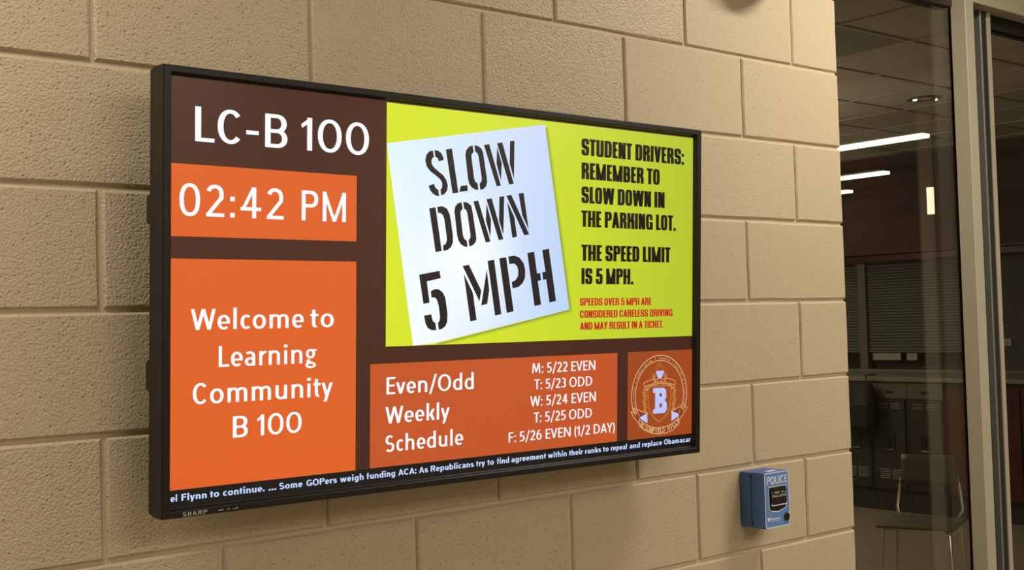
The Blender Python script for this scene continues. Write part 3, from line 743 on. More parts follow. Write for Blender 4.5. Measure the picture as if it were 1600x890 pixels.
# outlines of the stencil letters, in millimetres on the screen
STENCIL = [
[(507.8,81.5),(499.2,84.4),(493.0,91.1),(490.9,101.3),(493.8,111.7),(502.5,120.7),(514.9,127.5),(524.9,134.0),(529.4,140.6),(529.4,148.3),(525.7,153.5),(527.3,163.9),(535.4,160.7),(540.8,154.0),(542.6,145.0),(539.4,135.0),(532.1,126.5),(521.1,119.6),(510.2,112.7),(505.5,106.6),(504.8,100.4),(507.0,95.7),(510.4,93.7)],
[(511.5,81.0),(519.3,81.2),(526.5,84.9),(531.0,91.0),(532.9,97.7),(521.0,100.8),(520.0,96.8),(517.2,94.0),(513.5,93.0)],
[(498.6,147.4),(510.9,143.2),(512.8,147.9),(515.7,151.5),(520.7,153.8),(522.9,165.6),(515.1,164.7),(507.3,160.8),(501.7,154.8)],
[(537.5,77.8),(551.7,74.9),(567.2,156.5),(553.5,158.7)],
[(572.6,143.9),(588.1,141.2),(589.4,152.0),(569.4,155.1),(570.1,152.5)],
[(600.7,65.4),(592.5,68.0),(585.1,75.6),(583.2,84.7),(589.6,128.2),(592.0,137.1),(597.9,144.6),(606.1,148.5),(614.3,149.4),(613.2,137.2),(607.0,133.7),(604.3,127.3),(597.5,86.3),(598.2,82.4),(603.0,77.6)],
[(604.6,64.5),(613.8,65.7),(622.1,70.2),(626.1,79.1),(634.6,122.9),(636.0,132.0),(634.1,140.0),(627.5,146.4),(619.2,148.6),(617.5,137.0),(622.4,131.5),(622.4,125.0),(614.6,85.1),(612.2,79.6),(606.6,76.6)],
[(627.7,62.8),(640.3,59.7),(669.7,137.8),(659.2,139.9)],
[(659.8,63.5),(671.5,94.9),(670.0,128.2),(658.6,95.7)],
[(659.7,56.9),(672.6,54.1),(701.8,132.3),(690.5,134.8)],
[(692.0,50.4),(703.1,48.5),(702.5,122.9),(691.3,93.8)],
[(500.1,188.9),(514.6,186.3),(529.1,266.9),(515.1,269.3)],
[(518.3,185.6),(529.3,183.6),(540.3,187.2),(546.7,197.1),(550.0,209.8),(554.9,237.7),(555.0,250.5),(550.2,259.6),(542.4,264.9),(532.9,266.9),(532.2,256.7),(538.2,253.5),(540.7,247.1),(540.0,238.2),(534.8,207.8),(531.6,200.3),(526.2,196.7),(520.3,196.7)],
[(574.7,174.1),(565.7,176.6),(559.4,183.8),(558.1,192.8),(564.5,236.2),(567.7,246.4),(574.2,253.9),(582.3,257.6),(589.4,258.2),(587.7,246.6),(581.5,242.7),(578.3,235.8),(572.2,194.8),(573.8,189.6),(577.4,186.9)],
[(578.6,173.4),(588.3,174.0),(597.4,179.5),(600.7,189.8),(609.5,234.9),(610.5,242.7),(608.3,249.2),(601.8,254.6),(593.6,257.1),(591.9,245.2),(596.1,240.4),(596.1,234.0),(588.4,194.2),(585.8,188.3),(580.9,186.2)],
[(602.6,171.5),(614.4,169.2),(644.7,246.5),(633.1,248.6)],
[(634.3,174.0),(645.8,205.0),(644.7,237.8),(633.1,206.2)],
[(634.2,165.6),(646.9,163.2),(676.4,241.1),(664.9,243.3)],
[(666.1,159.6),(678.0,157.7),(676.4,232.9),(665.3,204.2)],
[(685.5,167.7),(703.9,197.5),(710.8,235.4),(699.0,237.6)],
[(683.4,156.6),(695.8,154.4),(741.8,229.7),(729.2,232.0)],
[(714.1,150.8),(727.0,148.8),(740.4,220.3),(723.7,192.7)],
[(478.1,311.4),(524.4,303.7),(527.1,317.6),(495.5,323.5),(501.9,362.8),(488.2,365.0)],
[(504.7,341.5),(513.3,337.9),(522.5,337.9),(531.7,343.7),(537.9,353.3),(543.1,383.4),(542.7,398.5),(538.2,407.0),(530.8,411.6),(522.9,413.1),(521.5,400.3),(524.9,396.0),(525.9,389.6),(522.6,368.2),(518.6,357.5),(514.2,353.3),(506.3,353.2)],
[(489.6,386.6),(506.2,384.3),(507.6,391.5),(510.5,397.9),(515.5,400.6),(517.6,413.8),(507.2,413.8),(498.0,409.4),(492.8,400.8)],
[(580.6,308.4),(602.7,344.9),(611.9,396.5),(596.7,398.9)],
[(577.8,294.1),(592.8,291.7),(622.7,340.5),(618.6,361.3)],
[(635.8,299.7),(642.2,339.4),(637.3,365.9),(622.8,369.0)],
[(637.7,283.6),(653.8,281.1),(672.3,386.1),(656.7,388.8)],
[(666.5,278.3),(683.7,275.7),(703.1,380.9),(685.8,383.8)],
[(688.9,274.5),(704.8,272.2),(718.0,276.3),(728.3,287.4),(732.2,300.9),(731.5,315.6),(725.6,325.8),(715.4,333.3),(700.2,336.2),(697.8,323.7),(706.6,320.7),(713.8,312.4),(714.3,301.1),(710.8,292.1),(703.4,287.7),(691.8,289.0)],
[(737.1,266.7),(754.9,263.6),(762.7,306.8),(770.8,305.1),(773.3,319.9),(764.9,321.6),(773.6,368.4),(756.5,371.2)],
[(775.9,260.0),(793.5,256.8),(813.2,361.3),(795.7,364.4),(786.9,318.0),(778.7,319.2),(776.2,304.3),(784.7,302.9)]]

# ------------------------------------------------------------------ the television on the wall
tv = empty('television', (0.6734316, -0.1269648, 1.6481587), label='large black flat screen display showing school notices, mounted on the block wall', category='television')
R3 = Matrix(((0.9999866, -0.000785, 0.0051127), (0.0010267, 0.9988732, -0.0474455), (-0.0050697, 0.0474501, 0.9988607)))
tv.rotation_euler = R3.to_euler()
hx, hz = SW / 2, SH / 2
bx, bz = 0.0176, 0.0156
# bezel: mitred frame with an inner lip, drawn as one continuous profile round the screen
bm = bmesh.new()
prof = [(1.0, 0.0285), (1.0, -0.0085), (0.93, -0.0100), (0.30, -0.0100), (0.24, -0.0090), (0.10, -0.0012), (0.0, -0.0012), (0.0, 0.004)]
rings = []
for t_, y_ in prof:
    ox, oz = bx * t_, bz * t_
    rings.append([bm.verts.new(((hx + ox) * sx, y_, (hz + oz) * sz)) for sx, sz in ((-1, -1), (1, -1), (1, 1), (-1, 1))])
for a, b in zip(rings, rings[1:]):
    for k in range(4): bm.faces.new((a[k], a[(k + 1) % 4], b[(k + 1) % 4], b[k]))
bezel = obj('bezel', bm, M_BEZEL, tv)
bev = bezel.modifiers.new('soften', 'BEVEL'); bev.width = 0.0009; bev.segments = 2; bev.limit_method = 'ANGLE'
bm = bmesh.new(); add_box(bm, -hx - bx + .001, hx + bx - .001, 0.0286, 0.046, -hz - bz + .001, hz + bz - .001, 0.004, 2)
add_box(bm, -0.40, 0.40, 0.046, 0.075, -0.26, 0.22, 0.006, 2)
obj('back_housing', bm, M_HOUSING, tv)
def tab(v0, v1):
    bm = bmesh.new()
    za, zb = SH / 2 - v0 / 1000, SH / 2 - v1 / 1000
    xl = -SW / 2 - 0.0122
    add_prism(bm, [(xl + .003, za), (0.05 + xl, za), (0.05 + xl, zb - .006), (xl + .012, zb - .006), (xl, zb + .004), (xl, za - .004)], 0.0465, 0.066)
    obj('side_handle', bm, M_HOUSING, tv)
tab(185, 234); tab(453, 504)
for x in (-.2, .2): box('mount_rail', x - .02, x + .02, 0.0755, 0.092, -.24, .24, M_BEZEL, tv, .002)
wm = box('mount_plate', -.30, .30, 0.0925, 0.103, -.12, .12, M_BEZEL, tv)
# maker's name and the marks under the indicator lamps
S_ = set_line('SHARP', dict(BOLD, a=.18, b=.17, sb=.14, sr=.12, sd=.08), 17.6, 59.2, 698.6, 6.8)
bm = bmesh.new()
o = polys_to_obj('maker_lettering', S_, M_LOGO, bezel, 0.0102, label='silver maker name SHARP printed on the lower bezel')
mk = []
for (u0, u1, h) in ((79, 82.4, 1.5), (83.2, 87, 1.5), (95.4, 97.6, 2.0), (104.2, 110.2, 1.1), (110.6, 112.8, 2.6)):
    mk.append([(u0, 696.3), (u1, 696.3), (u1, 696.3 - h), (u0, 696.3 - h)])
polys_to_obj('indicator_marks', mk, M_LOGO, bezel, 0.0102)

rect = lambda u0, v0, u1, v1: [[(u0, v0), (u1, v0), (u1, v1), (u0, v1)]]
screen = polys_to_obj('screen', rect(0, 0, SW * 1000, SH * 1000), M_S_BLACK, tv, -0.0008, label='lit screen with orange, brown and yellow notice panels')
L1, L2, L3, L4 = -0.0004, 0.0, 0.0003, 0.0006
E1 = 0.0011
polys_to_obj('brown_background', rect(0, 0, 1217.6, 657.2), M_S_BROWN, screen, L1)
polys_to_obj('time_panel', rect(0.5, 138.4, 344, 254), M_S_ORANGE, screen, L2)
polys_to_obj('welcome_panel', rect(0.5, 289.5, 344, 657.2), M_S_ORANGE, screen, L2)
polys_to_obj('schedule_panel', rect(374, 471.5, 986.5, 656.8), M_S_ORANGE_D, screen, L2)
polys_to_obj('crest_panel', rect(1017.5, 471, 1217.6, 658.5), M_S_ORANGE_L, screen, L2)
polys_to_obj('ticker_strip', rect(0, 657.2, 1217.6, SH * 1000), M_S_BLACK, screen, L3)

def picture(name, quads, parent, lift):
    """quads of ((u,v),rgb) corners, each corner with its own emitted colour"""
    bm = bmesh.new(); lay = bm.loops.layers.float_color.new('Col')
    for q in quads:
        vs = [bm.verts.new(P3(c[0][0], c[0][1], lift)) for c in q]; f = bm.faces.new(vs)
        f.normal_update()
        cols = [c[1] for c in q]
        if f.normal.y > 0: f.normal_flip()
        for lp in f.loops:
            k = vs.index(lp.vert); lp[lay] = (*lin(*cols[k]), 1)
    me = D.meshes.new(name); bm.to_mesh(me); bm.free(); me.materials.append(M_S_ATTR)
    o = D.objects.new(name, me); COL.objects.link(o); o.parent = parent
    return o
Yc = (206, 222, 38); Ye = (188, 204, 42)
ys = []
cols_u = [(406.5, (214, 230, 40)), (620, (210, 226, 40)), (860, (200, 217, 42)), (1217.6, (180, 196, 44))]  # yellow dims rightward: viewing-angle falloff and reflections put into the colour
for (ua, ca), (ub, cb) in zip(cols_u, cols_u[1:]):
    ys.append((((ua, 2.5), ca), ((ub, 2.5), cb), ((ub, 441), cb), ((ua, 441), ca)))
picture('poster_background', ys, screen, L2)
# the drop shade printed round the paper in the poster artwork
TLc, TRc, BRc, BLc = (406.5, 76), (782, 10), (850, 379), (466, 446)
def lerp(a, b, t): return (a[0] + (b[0] - a[0]) * t, a[1] + (b[1] - a[1]) * t)
dk = (128, 140, 40)
def mixc(a, b, t): return tuple(a[i] + (b[i] - a[i]) * t for i in range(3))
bg = (201, 218, 42)
q = []
steps = [(0, 0.0), (3, .35), (7, .75), (12, 1.0)]
for (d0, t0), (d1, t1) in zip(steps, steps[1:]):
    q.append((((782 + d0, 16), mixc(dk, bg, t0)), ((782 + d1, 16), mixc(dk, bg, t1)), ((850 + d1, 379 + d1 * .4), mixc(dk, bg, t1)), ((850 + d0, 379 + d0 * .4), mixc(dk, bg, t0))))
    q.append((((850 + d0, 379 + d0 * .6), mixc(dk, bg, t0)), ((850 + d1, 379 + d1 * .6), mixc(dk, bg, t1)), ((515 + d1 * 3, 440 - 0), mixc(dk, (209, 225, 40), t1)), ((515 + d0 * 3, 440 - 0), mixc(dk, (209, 225, 40), t0))))
picture('poster_paper_shade', q, screen, L3)
pc = {'tl': (226, 246, 250), 'tr': (203, 216, 250), 'br': (186, 212, 248), 'bl': (250, 255, 255)}
N_ = 8; q = []
def pcol(s, t):
    base = mixc(mixc(pc['tl'], pc['tr'], s), mixc(pc['bl'], pc['br'], s), t)
    w = max(0, 1 - ((s - .38) ** 2 / .10 + (t - .62) ** 2 / .16))
    return mixc(base, (248, 254, 255), w)
def ppos(s, t):
    u, v = lerp(lerp(TLc, TRc, s), lerp(BLc, BRc, s), t); return (max(406.5, u), min(441, v))
for i in range(N_):
    for j in range(N_):
        c = [(ppos(s, t), pcol(s, t)) for s, t in ((i / N_, j / N_), ((i + 1) / N_, j / N_), ((i + 1) / N_, (j + 1) / N_), (i / N_, (j + 1) / N_))]
        q.append(tuple(c))
paper = picture('poster_paper', q, screen, L4)
for q0, q1 in ((0, 11), (11, 22), (22, 25), (25, len(STENCIL))):
    polys_to_obj('stencil_lettering', STENCIL[q0:q1], M_S_INK, screen, L4 + .0003)

for tx_, ua_, ub_ in (('LC-B', 40, 206), ('100', 232, 368.5)):
    polys_to_obj('title_lettering', set_line(tx_, CABIN, ua_, ub_, 101, 56), M_S_WHITE, screen, E1)
for tx_, ua_, ub_ in (('02:42', 14, 199.5), ('PM', 234.0, 321.5)):
    polys_to_obj('clock_lettering', set_line(tx_, CLOCK, ua_, ub_, 220.8, 51.2), M_S_WHITE, screen, E1)
def print_lines(name, m, lines):
    for txt, st, u0, u1, vb, cap in lines:
        polys_to_obj(name, set_line(txt, st, u0, u1, vb, cap), m, screen, E1)
print_lines('welcome_lettering', M_S_WHITE, [('Welcome', CABIN, 34, 239, 403.5, 33.5), ('to', CABIN, 251.5, 298, 403.5, 33.5), ('Learning', CABIN, 82.5, 264, 464.5, 34),
    ('Community', CABIN, 38, 296.5, 523, 34), ('B', CABIN, 108, 135, 581.5, 35), ('100', CABIN, 151.5, 235.5, 581.5, 35)])
print_lines('schedule_title_lettering', M_S_WHITE, [('Even/Odd', CABIN, 408, 606, 527, 30.5), ('Weekly', CABIN, 406, 549, 579.5, 30), ('Schedule', CABIN, 406.5, 581, 630.5, 29.5)])
print_lines('schedule_lettering', M_S_WHITE, [('M: 5/22 EVEN', THIN, 751, 922, 504, 19.8), ('T: 5/23 ODD', THIN, 757, 913.5, 536, 19.6), ('W: 5/24 EVEN', THIN, 746.5, 924, 569, 19.8),
    ('T: 5/25 ODD', THIN, 756, 913, 601.5, 19.6), ('F: 5/26 EVEN (1/2 DAY)', THIN, 692, 979, 636, 19.4)])
print_lines('notice_lettering', M_S_INK2, [('STUDENT DRIVERS:', IMPACT, 880.5, 1187.5, 64, 34.5), ('REMEMBER TO', IMPACT, 881, 1111, 112.5, 34), ('SLOW DOWN IN', IMPACT, 881, 1126.5, 161.5, 34),
    ('THE PARKING LOT.', IMPACT, 881, 1162, 210, 33.5), ('THE SPEED LIMIT', IMPACT, 881.5, 1145.5, 279.5, 33), ('IS 5 MPH.', IMPACT, 882, 1032, 327.5, 33)])
print_lines('warning_lettering', M_S_RED, [('SPEEDS OVER 5 MPH ARE', IMPACT_T, 878, 1087, 371.5, 15.5), ('CONSIDERED CARELESS DRIVING', IMPACT_T, 878, 1153, 396.5, 15.5), ('AND MAY RESULT IN A TICKET.', IMPACT_T, 878.5, 1125, 421, 15.5)])
TK = [('el', 1.2, 12.1), ('Flynn', 19.4, 62.5), ('to', 68.3, 84.1), ('continue.', 90.9, 166), ('...', 173.6, 187.7), ('Some', 193.5, 237.7), ('GOPers', 245.5, 305.7), ('weigh', 312.5, 360.4), ('funding', 366.8, 427.5),
      ('ACA:', 434.1, 473.9), ('As', 480.0, 500.0), ('Republicans', 506.2, 606.8), ('try', 612.3, 633.7), ('to', 639.6, 655.5), ('find', 663.0, 693.5), ('agreement', 698.7, 788.2), ('within', 793.6, 844.0),
      ('their', 850.3, 888.6), ('ranks', 894.6, 939.7), ('to', 945.3, 961.4), ('repeal', 968.0, 1015.0), ('and', 1023.0, 1053.9), ('replace', 1060.7, 1121.6), ('Obamacar', 1128.4, 1213.0)]
for w_, a_, b_ in TK:
    polys_to_obj('ticker_word', set_line(w_, BOLD, a_, b_, 675.0, 10.8), M_S_TICK, screen, E1)

# crest
def circ(cx, cy, r0, r1, a0, a1, k=64):
    out = []
    for i in range(k):
        t0, t1 = math.radians(a0 + (a1 - a0) * i / k), math.radians(a0 + (a1 - a0) * (i + 1) / k)
        out.append([(cx + r0 * math.cos(t0), cy - r0 * math.sin(t0)), (cx + r0 * math.cos(t1), cy - r0 * math.sin(t1)), (cx + r1 * math.cos(t1), cy - r1 * math.sin(t1)), (cx + r1 * math.cos(t0), cy - r1 * math.sin(t0))])
    return out
def outline(poly, w, closed=True):
    out = []; n = len(poly)
    for i in range(n if closed else n - 1):
        (x0, y0), (x1, y1) = poly[i], poly[(i + 1) % n]; d = math.hypot(x1 - x0, y1 - y0) or 1
        nx, ny = -(y1 - y0) / d * w / 2, (x1 - x0) / d * w / 2; ex, ey = (x1 - x0) / d * w / 3, (y1 - y0) / d * w / 3
        out.append([(x0 + nx - ex, y0 + ny - ey), (x1 + nx + ex, y1 + ny + ey), (x1 - nx + ex, y1 - ny + ey), (x0 - nx - ex, y0 - ny - ey)])
    return out
def arc_text(txt, cx, cy, r, a0, a1, h, wchar, offset=0.01, inward=False):
    """letters standing on a circle from angle a0 to a1 (degrees)"""
    out = []; n = len(txt)
    for i, ch in enumerate(txt):
        if ch == ' ': continue
        t = math.radians(a0 + (a1 - a0) * (i + .5) / n)
        P = font_polys(ch, offset); xs = [p[0] for q in P for p in q]; x0, x1 = min(xs), max(xs); k = min(wchar / (x1 - x0), h / .682)
        for q in P:
            pts = []
            for x, y in q:
                lx, ly = (x - (x0 + x1) / 2) * k, y / .682 * h - h / 2
                if inward:   # reads along the bottom of the circle
                    rr = r - ly; px = cx + rr * math.cos(t) - lx * math.sin(t); py = cy - rr * math.sin(t) - lx * math.cos(t)
                    px = cx + rr * math.cos(t) + lx * -math.sin(t); py = cy - (rr * math.sin(t) + lx * math.cos(t))
                else:
                    rr = r + ly; px = cx + rr * math.cos(t) + lx * math.sin(t); py = cy - (rr * math.sin(t) - lx * math.cos(t))
                pts.append((px, py))
            out.append(pts)
    return out
CX, CY = 1114.5, 566.5
E1_ = E1 - .0006
polys_to_obj('crest_band', circ(CX, CY, 76.5, 84.5, -32, 212), M_S_SEAL, screen, L3)
polys_to_obj('crest_rings', circ(CX, CY, 84.6, 86.8, -30, 210) + circ(CX, CY, 74.0, 75.8, -35, 215), M_S_CREAM, screen, L4)
ct_ = arc_text('Relationships', CX, CY, 80.2, 200, 164, 4.6, 3.2) + arc_text('Academic Learning', CX, CY, 80.2, 152, 108, 4.8, 3.2) + \
      arc_text('Innovation', CX, CY, 80.2, 93, 67, 4.8, 3.2) + arc_text('Responsibility & Leadership', CX, CY, 80.2, 56, -16, 4.8, 3.2)
for an in (158, 100.5, 61):
    t_ = math.radians(an); ct_ += circ(CX + 80.2 * math.cos(t_), CY - 80.2 * math.sin(t_), 0.1, 1.6, 0, 360, 10)
polys_to_obj('crest_motto', ct_, M_S_CREAM, screen, L4 + .0002)
SHIELD = [(1078.0, 546.4), (1150.3, 547.0), (1149.8, 574.4), (1147.2, 593.1), (1138.8, 607.9), (1127.0, 617.7), (1113.5, 624.2), (1099.4, 616.9), (1087.7, 605.5), (1080.0, 592.0), (1078.2, 571.0)]
polys_to_obj('crest_shield', outline(SHIELD, 2.6), M_S_GOLD, screen, L4)
Bq = [[(1094, 551), (1101, 551), (1127.5, 551.3), (1134.5, 557), (1121.5, 562.8), (1108.6, 562.8), (1100.6, 561.5), (1094, 561.3)],
      [(1100.7, 561), (1113.5, 561), (1113.5, 597.5), (1100.3, 597.5)], [(1121.6, 562.8), (1134.5, 557), (1135, 573), (1130.2, 578.6), (1121.6, 571)], [(1113.4, 570.2), (1121.6, 570.4), (1130.2, 578.6), (1121.6, 585.4), (1113.4, 585.2)],
      [(1130.2, 578.6), (1136.8, 585.2), (1136.8, 599.6), (1121.6, 594), (1121.6, 585.4)], [(1094, 597.2), (1108.6, 593.6), (1121.6, 593.6), (1136.8, 599.6), (1129.3, 606.6), (1094, 605.7)]]
polys_to_obj('crest_letter', Bq, M_S_CRESTBLUE, screen, L4, label='pale block letter B on the shield')
RB = [(1051.6, 616.0), (1070.3, 627.0), (1091.9, 635.0), (1113.6, 637.8), (1135.6, 636.0), (1156.0, 630.3), (1174.9, 620.0), (1175.7, 633.3), (1157.8, 644.6), (1135.7, 650.0), (1113.7, 651.2), (1092.0, 648.0), (1070.4, 640.2), (1051.7, 628.6)]
RL = [(1026.2, 597.7), (1039.1, 600.3), (1034.2, 590.4), (1075.8, 604.5), (1051.6, 614.9), (1050.7, 624.2), (1036.0, 610.4)]
RR = [(1201.6, 597.8), (1191.1, 597.3), (1193.8, 590.0), (1150.7, 604.4), (1174.1, 616.0), (1175.6, 625.7), (1190.5, 611.4)]
polys_to_obj('crest_ribbon_field', [RB, RL, RR], M_S_SEAL, screen, L4)
rb_ = outline(RB, 1.7) + outline(RL, 1.7) + outline(RR, 1.7)
T1 = [(1064.8, 539.3), (1074.0, 534.7), (1097.9, 531.5), (1097.7, 541.8), (1080.7, 543.4), (1068.8, 547.4)]
T2 = [(1099.2, 533.0), (1114.2, 530.8), (1130.1, 533.0), (1129.9, 543.6), (1114.0, 541.2), (1099.9, 543.6)]
T3 = [(1131.5, 531.2), (1147.8, 533.0), (1163.9, 538.5), (1161.4, 547.8), (1147.9, 543.4), (1132.6, 542.1)]
polys_to_obj('crest_scroll_outline', rb_ + outline(T1, 1.3) + outline(T2, 1.3) + outline(T3, 1.3), M_S_CREAM, screen, L4 + .0003)
polys_to_obj('crest_scroll_folds', [[(1052.9, 611.4), (1075.1, 603.6), (1076.9, 624.6), (1063.7, 619.1)], [(1151.7, 604.0), (1174.8, 611.1), (1174.2, 615.6), (1151.4, 625.5)],
              [(1101.7, 514.8), (1128.4, 514.8), (1123.0, 525.6), (1118.6, 530.0), (1110.0, 530.0), (1106.0, 525.6)], [(1066, 548.4), (1072, 545), (1069, 548.5)]], M_S_CRESTBLUE, screen, L4 + .0004)
FL = [(1105.1, 514.0), (1104.1, 507.2), (1107.7, 499.9), (1110.5, 502.4), (1114.5, 494.5), (1118.8, 498.4), (1118.2, 502.6), (1123.6, 506.1), (1124.8, 514.0)]
gd = outline(FL, 1.3) + outline([(1111, 508), (1114, 501), (1117, 508)], 1.2, False)
def leaf(x, y, a, l):
    c, s_ = math.cos(a), math.sin(a); w = l * .28
    return [(x, y), (x + c * l * .5 - s_ * w, y + s_ * l * .5 + c * w), (x + c * l, y + s_ * l), (x + c * l * .5 + s_ * w, y + s_ * l * .5 - c * w)]
for sgn in (-1, 1):
    for k in range(9):
        yy = 553 + k * 6.3; xx = 1114.2 + sgn * (43 + (2.5 if k % 3 == 1 else 0) - max(0, k - 5) * 1.6)
        gd.append(leaf(xx, yy + 4, math.radians(-90 + sgn * 50), 11)); gd.append(leaf(xx, yy + 4, math.radians(-90 + sgn * 8), 9)); gd.append(leaf(xx, yy + 4, math.radians(-90 - sgn * 35), 6))
    for k in range(3): gd.append(leaf(1114.5 + sgn * 14, 530, math.radians(-90 + sgn * (25 + k * 32)), 13 - k))
polys_to_obj('crest_leaves', gd, M_S_GOLD, screen, L3 + .0002)
cl = arc_text('BLOOMFIELD HILLS', 1114, 536, 107.6, 236.5, 304.5, 10.0, 7.0, 0.035, True)
cl += arc_text('H', 1114, 536, 96, 219.5, 223.5, 8.5, 7.5, 0.02, True) + arc_text('S', 1114, 536, 96, 317, 321, 8.5, 7, 0.02, True)
cl += arc_text('BLACK', 1114.2, 600, 61.5, 132, 107, 5.2, 4.2, 0.02) + arc_text('THE HILL', 1114.2, 600, 62, 103, 77, 4.6, 3.2, 0.02) + arc_text('HAWKS', 1114.2, 600, 61.5, 72, 48, 5.0, 4.2, 0.02)
polys_to_obj('crest_lettering', cl, M_S_CREAM, screen, E1)

# ------------------------------------------------------------------ blue police call box
cb = empty('call_box', (1.614, 0.0, 1.0770), label='small blue police call box with black pull handle below the television', category='call box')
bw, bh = 0.0470, 0.1330
def rbox(x0, x1, y0, y1, z0, z1, r, m, name, parent, seg=3):
    bm = bmesh.new(); add_box(bm, x0, x1, y0, y1, z0, z1, r, seg); return obj(name, bm, m, parent, True)
def soften(o):
    md = o.modifiers.new('wn', 'WEIGHTED_NORMAL'); return o
soften(rbox(-bw, bw, -0.0345, -0.0012, 0, bh, 0.004, M_BLUE, 'back_box', cb))
cover = soften(rbox(-bw - .0004, bw + .0004, -0.0765, -0.0352, -.0004, bh + .0004, 0.004, M_BLUE, 'cover', cb))
for z0, z1 in ((.006, .016), (bh - .014, bh - .006)):
    bm = bmesh.new(); add_box(bm, -bw - .0007, -bw + .006, -0.0390, -0.0352, z0, z1); obj('latch_notch', bm, M_BOXBLACK, cover)
bm = bmesh.new(); add_box(bm, -.018, .014, -0.066, -0.054, bh + .0003, bh + .0012); obj('top_sticker', bm, M_WHITE, cover)
def F(u, v): return (-bw + 2 * bw * u, bh * (1 - v))       # face fractions to x, z
def face_polys(name, polys, m, parent, y):
    bm = bmesh.new()
    for q in polys: bm.faces.new([bm.verts.new((x, y, z)) for x, z in q])
    bm.normal_update()
    for f in bm.faces:
        if f.normal.y > 0: f.normal_flip()
    big = [f for f in bm.faces if len(f.verts) > 4]
    if big: bmesh.ops.triangulate(bm, faces=big)
    me = D.meshes.new(name); bm.to_mesh(me); bm.free(); me.materials.append(m)
    o = D.objects.new(name, me); COL.objects.link(o); o.parent = parent
    return o
def rrect(x0, x1, z0, z1, r, k=5):
    out = []
    for cx, cz, a in ((x1 - r, z1 - r, 0), (x0 + r, z1 - r, 90), (x0 + r, z0 + r, 180), (x1 - r, z0 + r, 270)):
        for i in range(k + 1):
            t = math.radians(a + 90 * i / k); out.append((cx + r * math.cos(t), cz + r * math.sin(t)))
    return out
bm_ = rrect(-bw + .0012, bw - .0012, .0012, bh - .0012, .006)
face_polys('front_label', [bm_], M_BLUE_F, cover, -0.07665)
ed = rrect(-bw + .0016, bw - .0016, .0016, bh - .0016, .006)
def closed_outline(P, w):
    out = []; n = len(P)
    nrm = []
    for i in range(n):
        (xa, ya), (xb, yb) = P[i - 1], P[(i + 1) % n]; d = math.hypot(xb - xa, yb - ya); nrm.append((-(yb - ya) / d, (xb - xa) / d))
    for i in range(n):
        j = (i + 1) % n
        out.append([(P[i][0] + nrm[i][0] * w / 2, P[i][1] + nrm[i][1] * w / 2), (P[j][0] + nrm[j][0] * w / 2, P[j][1] + nrm[j][1] * w / 2),
                    (P[j][0] - nrm[j][0] * w / 2, P[j][1] - nrm[j][1] * w / 2), (P[i][0] - nrm[i][0] * w / 2, P[i][1] - nrm[i][1] * w / 2)])
    return out
face_polys('white_border', closed_outline(ed, .0022), M_WHITE, cover, -0.07685)
def face_text(txt, u0, u1, vb, cap, off=0.0):
    P = font_polys(txt, off); xs = [p[0] for q in P for p in q]; a_, b_ = min(xs), max(xs)
    k = (u1 - u0) * 2 * bw / (b_ - a_)
    return [[(-bw + 2 * bw * u0 + (x - a_) * k, bh * (1 - vb) + y / .682 * cap * bh) for x, y in q] for q in P]
face_polys('police_lettering', [[F(u, v) for u, v in q] for q in set_line('POLICE', dict(BOLD, a=.20, b=.15), .095, .925, .215, .140)], M_WHITE, cover, -0.0769)
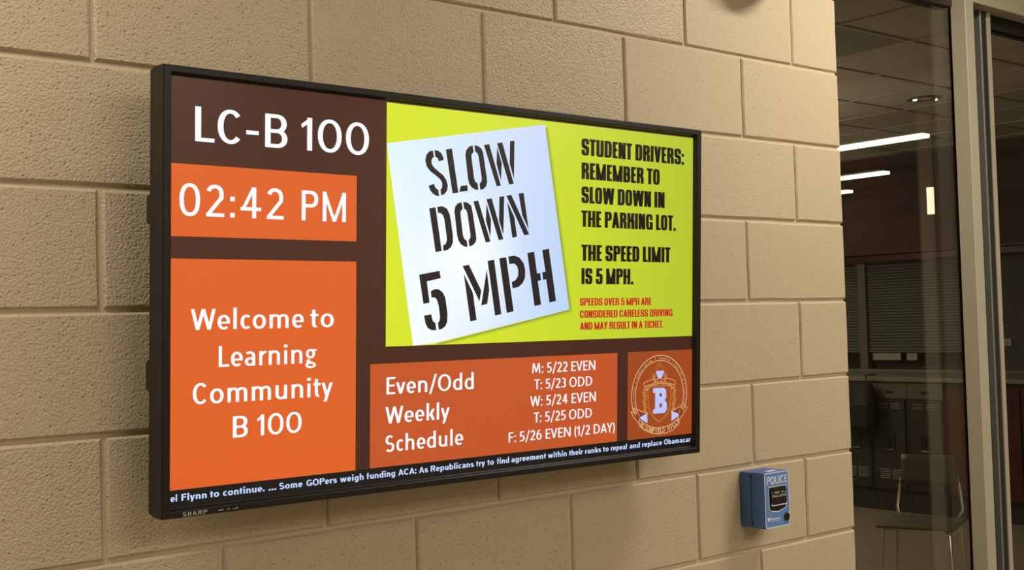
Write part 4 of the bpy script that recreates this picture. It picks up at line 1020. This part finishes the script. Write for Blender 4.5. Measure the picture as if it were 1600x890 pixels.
# recessed handle window
win = [F(.165, .262), F(.865, .262), F(.865, .63), F(.80, .675), F(.515, .722), F(.26, .70), F(.165, .655)]
def grow(P, k):
    cx = sum(p[0] for p in P) / len(P); cz = sum(p[1] for p in P) / len(P)
    return [(cx + (x - cx) * k, cz + (z - cz) * k) for x, z in P]
bm = bmesh.new(); add_prism(bm, win, -0.0769, -0.0767); obj('handle_window', bm, M_BOXBLACK, cover)
face_polys('window_border', closed_outline(win, .0022), M_WHITE, cover, -0.0770)
hp = rrect(*(F(.215, 0)[0], F(.825, 0)[0]), F(0, .595)[1], F(0, .30)[1], .004)
bm = bmesh.new(); add_prism(bm, hp, -0.0812, -0.0771); hnd = obj('pull_handle', bm, M_BOXBLACK, cover)
face_polys('handle_rim', [q for q in closed_outline(hp, .0022) if max(p[1] for p in q) < F(0, .36)[1]], M_WHITE, cover, -0.0814)
ht = face_text('PUSH', .335, .53, .385, .034, .03) + face_text('IN', .62, .70, .385, .034, .03) + face_text('PULL', .30, .50, .448, .034, .03) + face_text('DOWN', .53, .76, .448, .034, .03)
for u in (.265, .775):
    x_, _ = F(u, 0); za, zb = F(0, .35)[1], F(0, .45)[1]
    ht += [[(x_ - .0008, za), (x_ + .0008, za), (x_ + .0008, zb), (x_ - .0008, zb)], [(x_ - .0024, zb + .003), (x_ + .0024, zb + .003), (x_, zb - .002)]]
face_polys('handle_lettering', ht, M_PRINT, cover, -0.0815)
lg = face_text('BluePoint', .215, .60, .855, .036, .03) + face_text('ALERT SOLUTIONS', .225, .60, .888, .017, .0)
x_, z_ = F(.135, .835); s = .0048
lg += [[(x_ - s, z_ + s), (x_, z_ + s * .7), (x_ + s, z_ + s), (x_ + s * .9, z_ - s * .3), (x_, z_ - s * 1.3), (x_ - s * .9, z_ - s * .3)]]
face_polys('logo_lettering', lg, M_WHITE, cover, -0.0769)
bm = bmesh.new(); x_, z_ = F(.845, .835); add_tube(bm, [(x_, -.0767, z_), (x_, -.0795, z_)], .0098, 28); lk = obj('lock', bm, M_BOXBLACK, cover)
bm = bmesh.new(); add_box(bm, x_ - .001, x_ + .001, -.0801, -.0796, z_ - .005, z_ + .005); obj('keyhole_slot', bm, M_DARK, cover)
face_polys('painted_corner_glint', [[F(.93, .76), F(.965, .76), F(.965, .80), F(.93, .775)], [F(.93, .925), F(.965, .90), F(.965, .94), F(.93, .94)]], M_WHITE, cover, -0.0769)  # white wedges beside the lock: glints put in as colour

D.objects.remove(_to); D.curves.remove(_tc)

# prints too fine to pick apart stay joined
for o in D.objects:
    n_ = o.name.split('.')[0]
    if o.type == 'MESH' and (n_ in ('crest_scroll_outline', 'crest_motto', 'crest_leaves', 'crest_lettering', 'crest_rings', 'crest_scroll_folds', 'indicator_marks', 'handle_lettering', 'logo_lettering', 'painted_corner_glint')):
        o['kind'] = 'stuff'
